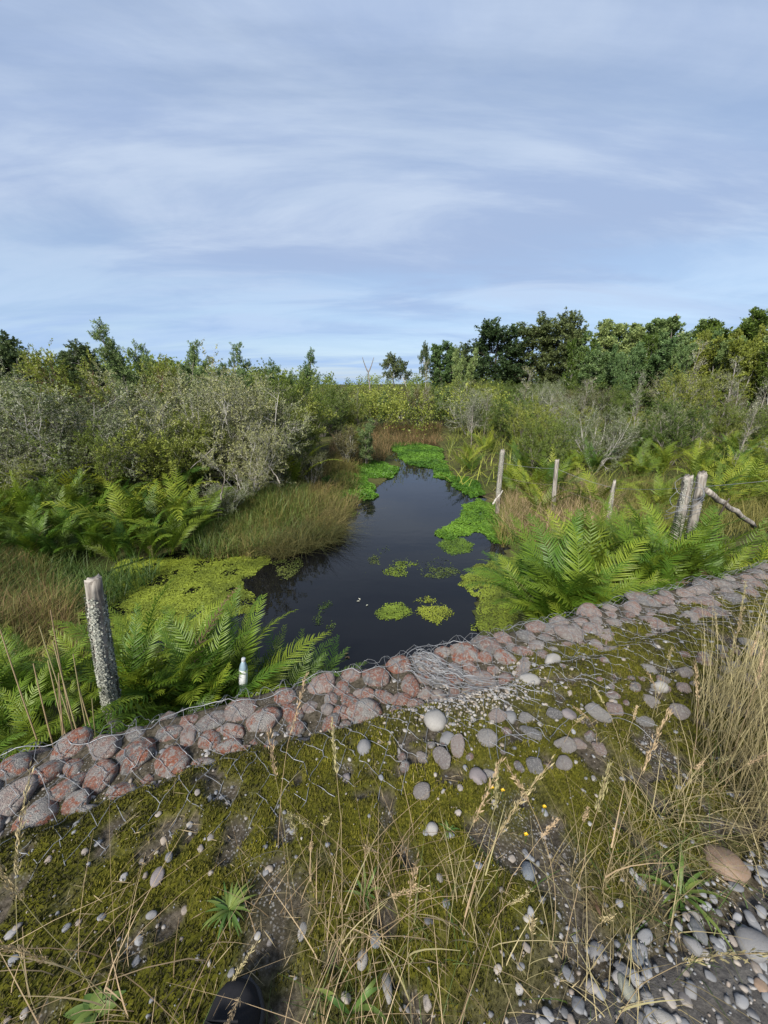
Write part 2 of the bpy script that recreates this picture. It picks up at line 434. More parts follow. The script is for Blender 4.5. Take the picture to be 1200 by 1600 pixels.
M['straw'] = leaf_mat('dry_straw', (0.18, 0.135, 0.07), (0.46, 0.37, 0.21), 0.25, 0.7, 0.1)
M['grass_olive'] = leaf_mat('olive_grass', (0.055, 0.085, 0.012), (0.22, 0.19, 0.055), 0.28, 0.6, 0.1)
M['grass_brown'] = leaf_mat('brown_rush', (0.055, 0.055, 0.014), (0.22, 0.155, 0.065), 0.22, 0.7, 0.1)
M['grass_green'] = leaf_mat('green_grass', (0.035, 0.075, 0.012), (0.13, 0.18, 0.04), 0.3, 0.5, 0.1)
M['weed'] = leaf_mat('duckweed', (0.070, 0.100, 0.012), (0.200, 0.265, 0.030), 0.25, 0.5, 0.1)
M['weed_bright'] = leaf_mat('water_plant_green', (0.055, 0.105, 0.010), (0.165, 0.265, 0.025), 0.3, 0.45, 0.1)
M['weed_dull'] = leaf_mat('drowned_weed', (0.03, 0.045, 0.008), (0.11, 0.135, 0.03), 0.2, 0.5, 0.1)
M['weed_base'] = simple('weed_bed', (0.055, 0.085, 0.012), 0.8)
M['leaf_olive'] = leaf_mat('olive_leaf', (0.070, 0.102, 0.016), (0.235, 0.285, 0.050), 0.40, 0.5, 0.3)
M['leaf_grey'] = leaf_mat('grey_green_leaf', (0.100, 0.120, 0.038), (0.27, 0.285, 0.125), 0.25, 0.6, 0.25)
M['leaf_yellow'] = leaf_mat('yellow_green_leaf', (0.072, 0.102, 0.016), (0.235, 0.270, 0.048), 0.32, 0.5, 0.3)
M['leaf_dark'] = leaf_mat('dark_green_leaf', (0.038, 0.062, 0.024), (0.135, 0.178, 0.060), 0.34, 0.5, 0.25)
M['leaf_mid'] = leaf_mat('mid_green_leaf', (0.090, 0.145, 0.048), (0.270, 0.345, 0.120), 0.38, 0.5, 0.25)
M['leaf_brown'] = leaf_mat('brown_olive_leaf', (0.055, 0.058, 0.016), (0.160, 0.155, 0.050), 0.22, 0.6, 0.2)
M['lichen'] = leaf_mat('beard_lichen', (0.22, 0.225, 0.165), (0.46, 0.46, 0.36), 0.25, 0.9, 0.15)
M['bark'] = wood_mat('grey_bark', (0.10, 0.085, 0.07), (0.24, 0.22, 0.19), 3)
M['bark_pale'] = wood_mat('bleached_wood', (0.25, 0.235, 0.21), (0.42, 0.40, 0.36), 3)
M['bark_red'] = wood_mat('reddish_bark', (0.13, 0.075, 0.05), (0.27, 0.17, 0.12), 3)
M['bark_dark'] = wood_mat('dark_bark', (0.035, 0.028, 0.022), (0.085, 0.07, 0.055), 3)
M['post'] = wood_mat('weathered_post', (0.12, 0.105, 0.09), (0.30, 0.275, 0.24), 5)
M['post_lichen'] = leaf_mat('crust_lichen', (0.20, 0.20, 0.165), (0.42, 0.42, 0.36), 0.05, 0.95, 0.0)

# ---------------------------------------------------------------- ground, road, water
def axis(segs):
    out = [segs[0][0]]
    for a, b, st in segs:
        n = max(1, int(round(abs(b - a) / st)))
        out += list(a + (b - a) * (np.arange(1, n + 1) / n))
    return np.array(out)
def geo(a, b, n): return list(np.sign(b) * np.geomspace(abs(a), abs(b), n))
def make_ground():
    S = np.concatenate([geo(60, -2500, 26)[::-1] if False else -np.geomspace(2500, 14, 26), axis([(-12.5, -3, 0.28)]), axis([(-2.9, 4.6, 0.027)]), axis([(4.8, 14, 0.25)]), np.geomspace(15.5, 2500, 28)])
    D = np.concatenate([-np.geomspace(40, 2.4, 12), axis([(-2.2, 0.34, 0.027)]), axis([(0.40, 22, 0.16)]), np.geomspace(23.5, 2800, 42)])
    s, d = np.meshgrid(S, D, indexing='ij')
    x, y = xy(s, d)
    z = height(x, y)
    idx = np.arange(s.size).reshape(s.shape)
    Q = np.stack([idx[:-1, :-1], idx[1:, :-1], idx[1:, 1:], idx[:-1, 1:]], -1).reshape(-1, 4)
    mm = moss_mask(x, y)
    o = mk('ground', np.stack([x, y, z], -1).reshape(-1, 3), Q, M['ground'], smooth=True,
           attrs={'moss': mm, 'wetland': sstep(0.15, 0.5, d)})
    tag(o, 'mossy road shoulder dropping to flat wet ground on both sides of the stream', kind='structure')
    return o
make_ground()
def make_road():
    s, d = np.meshgrid(axis([(-6, -2.5, 0.12), (-2.5, 3.5, 0.03), (3.5, 12, 0.12)]), axis([(-9, -2.4, 0.15), (-2.4, -1.34, 0.03)]), indexing='ij')
    x, y = xy(s, d)
    e = d + 0.22 * (fbm(x * 2.3, y * 2.3, 31, 3) - 0.5)
    z = height(x, y, True) + 0.022 - 0.06 * sstep(-1.52, -1.36, e) + 0.006 * (fbm(x * 30, y * 30, 8, 2) - 0.5)
    idx = np.arange(s.size).reshape(s.shape)
    Q = np.stack([idx[:-1, :-1], idx[1:, :-1], idx[1:, 1:], idx[:-1, 1:]], -1).reshape(-1, 4)
    tag(mk('gravel_road', np.stack([x, y, z], -1).reshape(-1, 3), Q, M['road'], smooth=True), 'dark gravel road surface at the edge of the mossy shoulder', kind='structure')
make_road()
def make_water():
    xs = np.linspace(-9, 7, 33); ys = np.linspace(2.0, 23, 43)
    pts = np.array(WATER)
    x, y = np.meshgrid(xs, ys, indexing='ij')
    idx = np.arange(x.size).reshape(x.shape)
    Q = np.stack([idx[:-1, :-1], idx[1:, :-1], idx[1:, 1:], idx[:-1, 1:]], -1).reshape(-1, 4)
    c = poly_dist(x, y, WATER).ravel()
    Q = Q[(c[Q].max(1) > -1.2)]
    tag(mk('stream_water', np.stack([x, y, np.full_like(x, ZW)], -1).reshape(-1, 3), Q, M['water']), 'still dark water of the stream', kind='structure')
make_water()

# ---------------------------------------------------------------- gabion: stones and wire
rng = np.random.default_rng(7)
STONES = []
for k in range(10):
    r = np.random.default_rng(100 + k)
    V, F = rock(r, 3, 0.13, r.uniform(0.46, 0.64), r.uniform(1.05, 1.5), r.uniform(0.1, 0.4))
    STONES.append((V, F, mk('stone', V, F, M['stone'], smooth=True, link=False)))
SM = [rock(np.random.default_rng(150 + k), 2, 0.13, 0.7, 1.2) for k in range(5)]
gab = tag(ob('gabion', None, loc=(P0[0], P0[1], 0)), 'wire mesh gabion of reddish river stones along the road edge above the stream', 'gabion')
bvV, bvF, bn = [], [], 0
def add_stone(s, d, z, r, red, tilt=0.16, yaw=None):
    global bn
    k = rng.integers(len(STONES)); V, F, me = STONES[k]
    x, y = xy(s, d)
    o = bpy.data.objects.new('stone', me); C.objects.link(o); o.parent = gab
    rot = (rng.normal(0, tilt), rng.normal(0, tilt), rng.uniform(0, 6.28) if yaw is None else yaw)
    o.location = (x - P0[0], y - P0[1], z); o.rotation_euler = rot
    sc = (r * rng.uniform(0.9, 1.1), r * rng.uniform(0.85, 1.05), r * rng.uniform(0.85, 1.1)); o.scale = sc
    o['red'] = float(red)
    from mathutils import Euler
    Mx = np.array(Euler(rot).to_matrix()) @ np.diag(sc)
    bvV.append(V @ Mx.T + np.array([x, y, z])); bvF.append(F + bn); bn += len(V)
pts = []
def pack(n_try, srange, drange, rr, gap, bias=None, store=None):
    out = [] if store is None else store
    new = []
    for i in range(n_try):
        s, d = rng.uniform(*srange), rng.uniform(*drange); r = rng.uniform(*rr)
        if bias and rng.random() > bias(s, d): continue
        ok = True
        for (a, b, c) in out:
            if (a - s) ** 2 + (b - d) ** 2 < (gap * (r + c)) ** 2: ok = False; break
        if ok: out.append((s, d, r)); new.append((s, d, r))
    return new
store = []
spots = []
top = pack(2500, (-2.7, 4.9), (-0.06, 0.03), (0.058, 0.095), 0.84, store=store)
top += pack(9000, (-2.7, 4.9), (-0.58, -0.02), (0.045, 0.098), 0.84, lambda s, d: np.clip(2.1 + d * 3.9 + 0.35 * math.sin(s * 3.1) + (0.3 if s > 1.2 else 0), 0.05, 1), store)
top += pack(5000, (-2.7, 4.9), (-0.60, -0.02), (0.028, 0.048), 0.90, lambda s, d: np.clip(1.5 + d * 2.0, 0.05, 1), store)
loose = pack(2600, (-2.4, 4.9), (-0.92, -0.40), (0.013, 0.046), 1.06, lambda s, d: (0.8 if s > -0.35 else 0.25 if d > -0.6 else 0.0) * np.clip(1.9 + d * 1.9, 0.1, 1), store)
for s, d, r in top:
    bury = sstep(-0.28, -0.60, d)
    zc = -0.066 + 0.020 * rng.random() + 0.010 * bury + (0.0 if d < -0.05 else -0.012)
    red = np.clip(rng.beta(1.6, 0.7) * (1.15 - 0.6 * bury) * (1.0 if s < 0.8 else 0.5), 0, 1)
    spots.append((s, d, zc + 0.12 * r, r, red))
for s, d, r in loose:
    x, y = xy(s, d); spots.append((s, d, float(height(x, y)) + r * 0.10, r, 0.0))
low = pack(1200, (-2.7, 4.9), (-0.36, 0.02), (0.08, 0.10), 0.98)
for s, d, r in low: spots.append((s, d, -0.16, r * 0.999, -0.2))
face = pack(1500, (-2.7, 4.9), (-0.62, -0.12), (0.07, 0.10), 0.88)
for s, zz, r in face: spots.append((s, 0.04 - 0.10 * zz, zz, r, -rng.random() * 0.8))
def seen(q):
    x, y = xy(q[0], q[1]); return (q[3] if q[4] >= 0 else q[3] * 0.3) / math.hypot(x, y, CAM_H)
spots.sort(key=seen, reverse=True)
for s, d, z, r, red in spots[:296]: add_stone(s, d, z, r, abs(red))
rest = Acc()
from mathutils import Euler
for s, d, z, r, red in spots[296:]:
    V, F, me = STONES[rng.integers(len(STONES))]; V, F = SM[rng.integers(len(SM))]
    Mx = np.array(Euler((rng.normal(0, .25), rng.normal(0, .25), rng.uniform(0, 6.28))).to_matrix()) @ np.diag([r, r * .95, r])
    x, y = xy(s, d); W = V @ Mx.T + np.array([x, y, z]); rest.add((W - np.array([P0[0], P0[1], 0])) * 14, F)
    bvV.append(W); bvF.append(F + bn); bn += len(V)
if rest.n:
    ro = rest.build('packed_stones', M['stone'], gab, smooth=True); ro.scale = (1 / 14,) * 3; ro['red'] = 0.45; ro['kind'] = 'stuff'
print('gabion spots', len(spots))
print('gabion stones', len(gab.children))

gx, gd = np.meshgrid(axis([(-3, 5.2, 0.03)]), axis([(-1.1, 0.02, 0.03)]), indexing='ij')
hx, hy = xy(gx, gd); hz = height(hx, hy)
gi = np.arange(gx.size).reshape(gx.shape)
gQ = np.stack([gi[:-1, :-1], gi[1:, :-1], gi[1:, 1:], gi[:-1, 1:]], -1).reshape(-1, 4)
bv = BVHTree.FromPolygons([tuple(v) for v in np.concatenate(bvV + [np.stack([hx, hy, hz], -1).reshape(-1, 3)])],
                          [tuple(int(i) for i in f) for f in np.concatenate(bvF)] + [tuple(int(i) + bn for i in f) for f in gQ])
def drop(s, d):
    x, y = xy(s, d)
    h = bv.ray_cast(Vector((x, y, 1.0)), Vector((0, 0, -1)))
    return h[0].z if h[0] is not None else -0.3
# smooth drape surface (taut net over the stones)
SG = np.arange(-3.0, 5.21, 0.024); DG = np.arange(-1.05, 0.021, 0.024)
ZG = np.array([[drop(s, d) for d in DG] for s in SG])
ZT = ZG.copy()
for it in range(4):
    zp = np.pad(ZT, 1, mode='edge')
    av = (zp[2:, 1:-1] + zp[:-2, 1:-1] + zp[1:-1, 2:] + zp[1:-1, :-2]) / 4
    ZT = np.maximum(ZG, av - 0.002)
def drape(s, d):
    """point on the net: lies on the top for d<=0, then goes over the edge and down the face"""
    if d <= 0:
        i = np.clip((s - SG[0]) / 0.024, 0, len(SG) - 1.001); j = np.clip((d - DG[0]) / 0.024, 0, len(DG) - 1.001)
        a, b = int(i), int(j); u, v = i - a, j - b
        z = (ZT[a, b] * (1 - u) + ZT[a + 1, b] * u) * (1 - v) + (ZT[a, b + 1] * (1 - u) + ZT[a + 1, b + 1] * u) * v
        x, y = xy(s, d)
        return x, y, z + 0.008 - 0.015 * float(sstep(-0.42, -0.62, d)) * float(vnoise(np.array(s * 6.0), np.array(d * 6.0), 9))
    z0 = drape(s, 0.0)[2]
    a = min(d / 0.09, 1.0) * math.pi / 2
    dd = 0.10 * math.sin(a); zz = z0 - 0.09 * (1 - math.cos(a)) - max(0, d - 0.12)
    x, y = xy(s, dd + 0.04 + 0.10 * max(0, d - 0.12))
    return x, y, zz
def hexnet():
    a = Acc(); cw, ch = 0.105, 0.125            # cell width along the edge, length across it
    rr = np.random.default_rng(5)
    node = {}
    def pt(i, j, side):
        key = (i, j, side)
        if key not in node:
            s = -2.6 + i * cw + (cw / 2 if j % 2 else 0) + rr.normal(0, 0.010)
            d = 0.70 - j * ch * 0.75 + side * ch * 0.17 + rr.normal(0, 0.007)
            node[key] = (s, d)
        return node[key]
    single, twist = [], []
    nj = 19
    for j in range(nj):
        for i in range(72):
            A, B = pt(i, j, 0.5), pt(i, j, -0.5)        # twisted edge
            far = -0.62 - 0.25 * fbm(np.array(A[0] * 1.3), np.array(0.0), 77, 2)
            if A[1] < far: continue
            twist.append((A, B))
            if j + 1 < nj:
                i2 = (i, i + 1) if j % 2 else (i - 1, i)
                for q in i2:
                    E = pt(q, j + 1, 0.5)
                    if E[1] < far or rr.random() < 0.03: continue
                    single.append((B, E))
    def lay(edges, k, r):
        P = np.array([[drape(A[0] + (B[0] - A[0]) * t, A[1] + (B[1] - A[1]) * t) for t in np.linspace(0, 1, k)] for A, B in edges])
        P[:, 1:-1, 2] += rr.normal(0.002, 0.004, (len(P), k - 2))
        V, Q = tubes(P, np.full(P.shape[:2], r), 5); a.add(V, Q)
    lay(single, 5, 0.0012); lay(twist, 3, 0.0018)
    S = np.linspace(-2.6, 4.95, 230)
    for dd, r in ((0.0, 0.0022),):
        P = np.array([[drape(s, dd + 0.012 * math.sin(s * 9)) for s in S]]); P[:, :, 2] += 0.001
        V, Q = tubes(P, np.full(P.shape[:2], r), 5); a.add(V, Q)
    w = a.build('wire_mesh', M['wire'], gab, smooth=True)
    w.location = (-P0[0], -P0[1], 0)
    # tangled lacing where two baskets meet, plus loose ends
    a = Acc()
    for q in range(34):
        s0, d0 = 0.02 + rr.normal(0, 0.05), 0.02 - rr.uniform(0, 0.12)
        L = rr.uniform(0.15, 0.62)
        tt = np.linspace(0, 1, 14)
        st = s0 + 0.33 * tt * L / 0.6 + np.cumsum(rr.normal(0, 0.014, 14)); dt = d0 - tt * L * 0.85 + np.cumsum(rr.normal(0, 0.012, 14))
        P = np.array([[drape(s, min(d, 0.0)) for s, d in zip(st, dt)]]); P[0, :, 2] += 0.008 + np.abs(np.cumsum(rr.normal(0, 0.010, 14)))
        V, Q = tubes(P, np.full((1, 14), rr.choice([0.0013, 0.0018])), 5); a.add(V, Q)
    for q in range(26):
        s0, d0 = rr.uniform(0.1, 0.9), rr.uniform(-0.85, -0.35); an = rr.uniform(0, 6.28); L = rr.uniform(0.08, 0.3)
        tt = np.linspace(0, 1, 9); an2 = an + rr.normal(0, 0.9) * tt
        st = s0 + L * np.cumsum(np.cos(an2)) / 9; dt = d0 + L * np.cumsum(np.sin(an2)) / 9
        P = np.array([[drape(s, min(d, 0.0)) for s, d in zip(st, dt)]]); P[0, :, 2] += 0.004 + 0.015 * np.abs(np.sin(tt * 5 + q))
        V, Q = tubes(P, np.full((1, 9), 0.0013), 5); a.add(V, Q)
    w = a.build('lacing_wire', M['wire'], gab, smooth=True)
    w.location = (-P0[0], -P0[1], 0); w['label'] = 'tangled bundle of lacing wire where two baskets join'
hexnet()

# ---------------------------------------------------------------- moss, gravel, cobbles
def make_moss():
    rg = np.random.default_rng(3)
    n = 330000
    s = rg.uniform(-2.6, 4.4, n); d = rg.uniform(-1.5, -0.03, n)
    x, y = xy(s, d); mm = moss_mask(x, y)
    dist = np.hypot(x, y)
    k = (rg.random(n) < mm * np.clip(2.4 / (dist + 0.4), 0.35, 1)) & (mm > 0.25)
    x, y, mm = x[k], y[k], mm[k]; n = len(x)
    z = height(x, y) - 0.002
    P = np.stack([x, y, z], 1)
    az = rg.uniform(0, 6.28, n); sc = rg.uniform(0.7, 1.3, n)
    tip = P + np.stack([np.cos(az) * 0.006 * sc, np.sin(az) * 0.006 * sc, 0.011 * sc], 1)
    sv = np.stack([-np.sin(az), np.cos(az), 0 * az], 1) * (0.0028 * sc)[:, None]
    V = np.stack([P - sv, P + sv, tip], 1).reshape(-1, 3)
    t = np.clip(fbm(x * 2.2, y * 2.2, 43, 3) * 1.5 + fbm(x * 9, y * 9, 41, 3) * 1.2 - 0.95 + rg.normal(0, 0.16, n), 0, 1)
    o = mk('moss', V, np.arange(n * 3).reshape(-1, 3), M['moss'], tint=np.repeat(t, 3))
    tag(o, 'olive green moss cushions carpeting the shoulder behind the gabion', 'moss', kind='stuff')
make_moss()
PEB = []
for k in range(8):
    r = np.random.default_rng(300 + k); PEB.append(rock(r, 2, 0.20, r.uniform(0.4, 0.65), r.uniform(1.0, 1.45), 0.5))
PEBL = []
for k in range(5):
    r = np.random.default_rng(320 + k); PEBL.append(rock(r, 1, 0.22, r.uniform(0.5, 0.8), r.uniform(1.0, 1.5)))
def pebbles(rg, x, y, z, r, t, acc):
    small = r < 0.0100
    for lib, sel in ((PEBL, small), (PEB, ~small)):
        which = rg.integers(len(lib), size=len(x))
        for k, (V, F) in enumerate(lib):
            m = sel & (which == k); n = m.sum()
            if not n: continue
            a = rg.uniform(0, 6.28, n); c, s_ = np.cos(a), np.sin(a)
            sc = r[m][:, None]
            X = (V[None, :, 0] * c[:, None] - V[None, :, 1] * s_[:, None]) * sc + x[m][:, None]
            Y = (V[None, :, 0] * s_[:, None] + V[None, :, 1] * c[:, None]) * sc + y[m][:, None]
            tz = rg.normal(0, 0.25, n)[:, None]
            Z = (V[None, :, 2] + tz * V[None, :, 0]) * sc + z[m][:, None]
            FF = (F[None] + (np.arange(n) * len(V))[:, None, None]).reshape(-1, 3)
            acc.add(np.stack([X, Y, Z], -1), FF, np.repeat(t[m], len(V)))
def make_gravel():
    rg = np.random.default_rng(12)
    a = Acc()                                       # gravel of the road
    n = 6500
    s = rg.uniform(-0.7, 3.2, n); d = rg.uniform(-2.15, -1.40, n)
    x, y = xy(s, d)
    r = 0.003 + 0.014 * rg.random(n) ** 3.2
    k = (d + 0.22 * (fbm(x * 2.3, y * 2.3, 31, 3) - 0.5) < -1.42 + 0.1 * rg.random(n)) & (np.hypot(x, y) < 3.4)
    s, d, x, y, r = s[k], d[k], x[k], y[k], r[k]
    t = np.clip(rg.beta(1.8, 2.6, len(x)), 0, 1)
    pebbles(rg, x, y, height(x, y) + 0.022 + r * 0.15, r, t, a)
    tag(a.build('road_gravel', M['pebble'], smooth=True), 'loose grey gravel scattered over the road edge', 'gravel', kind='stuff')
    a = Acc()                                       # pebbles on the shoulder
    n = 15000
    s = rg.uniform(-2.5, 4.0, n); d = rg.uniform(-1.5, -0.10, n)
    x, y = xy(s, d); mm = moss_mask(x, y)
    cl = fbm(x * 2.2, y * 2.2, 55, 3)
    chip = np.exp(-(((s - 0.15) / 0.36) ** 2 + ((d + 0.42) / 0.17) ** 2))
    k = rg.random(n) < np.clip((1 - mm) * 0.9 * sstep(0.42, 0.58, cl) + 0.20 + 0.30 * sstep(-0.75, -0.45, d) * (1 - mm), 0, 1)
    s, d, x, y = s[k], d[k], x[k], y[k]
    r = 0.0022 + 0.011 * rg.random(len(x)) ** 5.5
    t = np.clip(rg.beta(2.0, 1.9, len(x)), 0, 1)
    m2 = 1500                                       # pale chips near the seam
    s2 = rg.normal(0.15, 0.26, m2); d2 = rg.normal(-0.42, 0.12, m2); x2, y2 = xy(s2, d2)
    r2 = 0.003 + 0.008 * rg.random(m2) ** 2.5; t2 = np.clip(rg.beta(5, 1.5, m2), 0, 1)
    x, y, r, t = np.concatenate([x, x2]), np.concatenate([y, y2]), np.concatenate([r, r2]), np.concatenate([t, t2])
    pebbles(rg, x, y, height(x, y) + r * 0.10 + 0.001, r, t, a)
    tag(a.build('gravel', M['pebble'], smooth=True), 'small pale and grey pebbles strewn through the moss', 'gravel', kind='stuff')
make_gravel()
def make_litter():
    rg = np.random.default_rng(71); n = 5200
    s = rg.uniform(-2.4, 3.6, n); d = rg.uniform(-1.75, -0.35, n); x, y = xy(s, d)
    k = (fbm(x * 3.3, y * 3.3, 81, 3) + 0.25 * sstep(-0.9, -1.3, d) > 0.52) & (np.hypot(x, y) < 3.2); x, y = x[k], y[k]; n = len(x)
    az = rg.uniform(0, 6.28, n); D = norm(np.stack([np.cos(az), np.sin(az), rg.normal(0, .18, n)], 1))
    P = np.stack([x, y, height(x, y) + rg.uniform(0.004, 0.016, n)], 1)
    V, Q = leaves(P, D, norm(np.stack([rg.normal(0, .4, n), rg.normal(0, .4, n), np.ones(n)], 1)), rg.uniform(.012, .09, n) ** 1.0, rg.uniform(.0012, .003, n), 0.3)
    tag(mk('dead_grass_litter', V, Q, M['straw'], tint=np.repeat(rg.random(n) * .8, 4)), 'broken bits of dead grass lying on the moss and soil', 'litter', kind='stuff')
make_litter()
COB = []
for k in range(8):
    r = np.random.default_rng(400 + k); COB.append(mk('cobble', *rock(r, 3, 0.10, r.uniform(0.5, 0.7), 1.0), M['cobble'], smooth=True, link=False))
GREY, BLUE, PALE, TAN, MAUVE, DARK, GREEN = (0.21, 0.21, 0.215), (0.155, 0.18, 0.21), (0.36, 0.345, 0.32), (0.30, 0.20, 0.13), (0.25, 0.215, 0.215), (0.10, 0.11, 0.12), (0.27, 0.28, 0.225)
COBBLES = [
    (250, 1382, 24, 30, 20, MAUVE, 'smooth mauve grey cobble alone on the bright moss at the left'),
    (825, 1360, 26, 34, -20, BLUE, 'speckled blue grey cobble in the moss beside the dry grass'),
    (1000, 1490, 26, 52, 8, BLUE, 'pointed slate blue stone standing out at the road edge'),
    (1182, 1480, 62, 48, -30, GREY, 'large rounded pale grey stone on the gravel road'),
    (1136, 1350, 66, 52, -40, TAN, 'big tan boulder half hidden in dry grass at the road edge'),
    (605, 1546, 20, 34, 5, PALE, 'upright oval pale cobble at the bottom of the mossy patch'),
    (567, 1503, 20, 26, -15, PALE, 'whitish angular pebble just above the upright oval cobble'),
    (586, 1471, 20, 24, 20, BLUE, 'bluish pebble with a flat face in the bare soil patch'),
    (473, 1456, 20, 30, 10, PALE, 'pale egg shaped stone beside a clump of straw'),
    (674, 1304, 24, 20, 0, PALE, 'cream pebble in the middle of the moss below the wire'),
    (980, 1552, 24, 38, 15, GREEN, 'greenish grey flat stone on the lower road edge'),
    (1092, 1456, 24, 34, 10, DARK, 'dark blue grey stone among the road gravel'),
    (1090, 1432, 22, 22, 0, PALE, 'light buff pebble touching the dark stone on the gravel'),
    (1082, 1478, 32, 24, -20, GREY, 'light grey flat pebble below the dark stone on the gravel'),
    (680, 1130, 42, 38, 0, PALE, 'round buff stone resting on the chips beside the lacing wire'),
    (826, 1064, 38, 28, 0, PALE, 'whitish domed stone on moss behind the wire tangle'),
    (864, 1026, 34, 22, 20, PALE, 'pale stone in the moss behind the reddish gabion stones'),
    (569, 1180, 26, 28, 0, GREY, 'grey five sided stone in moss below the pale chips'),
    (746, 1222, 32, 30, 0, MAUVE, 'mauve stone at the outer end of the wire tangle'),
    (796, 1126, 34, 26, 10, GREY, 'grey stone beside moss right of the wire tangle'),
    (888, 1126, 26, 20, 0, MAUVE, 'small mauve stone in thick moss on the right'),
    (1028, 1080, 30, 22, 10, PALE, 'pale stone in front of the tall dry grass'),
    (700, 1160, 34, 26, 20, GREY, 'grey stone between the buff stone and the wire tangle'),
    (540, 1222, 20, 18, 0, MAUVE, 'small mauve pebble paired with a white chip below the mesh'),
    (240, 1440, 20, 12, 0, GREY, 'flat grey pebble on dark moss below the lone mauve cobble'),
    (1000, 1378, 22, 20, 0, GREY, 'grey pebble under the dry straw near the road'),
    (935, 1485, 36, 24, 30, GREY, 'light grey stone at the foot of the straw by the road'),
    (1035, 1595, 50, 24, -25, PALE, 'pale long stone cut off by the bottom of the view'),
    (1190, 1540, 22, 18, 0, TAN, 'small tan pebble on the road below the large grey stone'),
    (1010, 1560, 22, 18, 0, GREY, 'grey round pebble right of the greenish flat stone'),
]
for i, (u, v, w, h, ro, col, lab) in enumerate(COBBLES):
    x, y = at(u, v, 0.02)
    dep = y * CP + (CAM_H - 0.02) * SP
    rw = w / F_PX * dep / 2 * 0.85
    down = SP + CP * (v - 800) / F_PX; 
    rl = h / F_PX * dep / 2
    s, d = sd(x, y)
    o = ob('cobble', COB[i % 8], loc=(x, y, float(height(x, y)) + (0.022 if d < -1.45 else 0.0) + min(rw, rl) * 0.16), rot=(rng.normal(0, .1), rng.normal(0, .1), R(ro)), scale=(rw, rl, min(rw, rl) * 1.25))
    o['stone_colour'] = (col[0] * .62, col[1] * .62, col[2] * .62)
    tag(o, lab, 'stone', 'loose stones on the shoulder and road edge')
# ---------------------------------------------------------------- floating weed
def mat_from_px(name, px, label, dens, size, mat, z=ZW, up=0.012, tilt=0.25, group=None, base=True, holes=0.35, seed=0, kind='stuff', soft=0.25):
    rg = np.random.default_rng(900 + seed)
    poly = [at(u, v, ZW) for u, v in px]
    A = np.array(poly); lo, hi = A.min(0) - 0.15, A.max(0) + 0.15
    n = int((hi[0] - lo[0]) * (hi[1] - lo[1]) * dens)
    x, y = rg.uniform(lo[0], hi[0], n), rg.uniform(lo[1], hi[1], n)
    e = poly_dist(x, y, poly) + soft * (fbm(x * 2.6, y * 2.6, 60 + seed, 4) - 0.5) * 1.6
    hole = fbm(x * 3.7, y * 3.7, 70 + seed, 4)
    k = (e > 0) & (rg.random(n) < sstep(-0.02, 0.10, e)) & ((hole > holes) | (rg.random(n) < 0.12))
    x, y, e = x[k], y[k], e[k]; n = len(x)
    P = np.stack([x, y, np.maximum(z + 0.004, z + rg.uniform(0.003, up, n) * np.clip(0.3 + e * 3, 0.3, 1))], 1)
    gz = height(x, y, False); P[:, 2] = np.maximum(P[:, 2], gz + 0.01)
    az = rg.uniform(0, 6.28, n); D = np.stack([np.cos(az), np.sin(az), rg.normal(0, tilt, n)], 1); D = norm(D)
    Nn = norm(np.stack([rg.normal(0, tilt, n), rg.normal(0, tilt, n), np.ones(n)], 1))
    sz = size * rg.uniform(0.6, 1.4, n)
    V, Q = leaves(P - D * sz[:, None] / 2, D, Nn, sz, sz * 0.85)
    t = np.clip(fbm(x * 1.5, y * 1.5, 90 + seed, 3) * 1.5 + fbm(x * 7, y * 7, 95 + seed, 2) * 0.8 - 0.75 + rg.normal(0, 0.18, n), 0, 1)
    o = mk(name, V, Q, mat, tint=np.repeat(t, 4))
    if kind == 'stuff': tag(o, label, 'water plants', kind='stuff')
    else: tag(o, label, 'water plants', group, 'stuff' if holes > 0.44 else None)
    return o
mat_from_px('duckweed', [(165, 893), (230, 872), (300, 868), (360, 868), (420, 862), (418, 885), (385, 905), (395, 930), (412, 945), (400, 962), (340, 968), (330, 1010), (190, 1010), (130, 940)],
            'broad yellow green sheet of duckweed behind the lichen covered post', 11000, 0.026, M['weed'], seed=1, holes=0.34)
mat_from_px('duckweed', [(715, 900), (740, 885), (790, 870), (840, 890), (830, 960), (800, 1000), (735, 985), (742, 945), (728, 925)],
            'green sheet of duckweed under the ferns at the right shore', 9000, 0.022, M['weed'], seed=2, holes=0.30)
mat_from_px('water_weed', [(690, 828), (705, 815), (728, 800), (722, 790), (748, 778), (790, 795), (830, 815), (815, 850), (770, 852), (745, 835), (700, 845), (682, 836)],
            'bright green water plants along the right shore of the pool', 10000, 0.036, M['weed_bright'], up=0.035, tilt=0.35, seed=3, holes=0.25)
mat_from_px('water_weed', [(608, 692), (650, 690), (688, 700), (694, 715), (704, 742), (745, 757), (760, 775), (735, 780), (712, 760), (686, 748), (670, 732), (640, 726), (622, 716)],
            'vivid green water plants filling the far end of the stream', 5600, 0.050, M['weed_bright'], up=0.06, tilt=0.4, seed=4, holes=0.1)
mat_from_px('water_weed', [(525, 742), (560, 735), (600, 728), (626, 732), (612, 748), (578, 752), (592, 775), (560, 786), (520, 788), (500, 770)],
            'vivid green water plants on the left shore below the grass bank', 6000, 0.050, M['weed_bright'], up=0.11, tilt=0.7, seed=5, holes=0.12)
mat_from_px('water_weed', [(285, 855), (330, 830), (400, 838), (440, 842), (400, 856), (330, 866)],
            'low green plants on the wet edge below the left ferns', 5000, 0.05, M['weed_bright'], up=0.06, tilt=0.6, seed=6, holes=0.3)
G_ = 'floating weed mats on the open water'
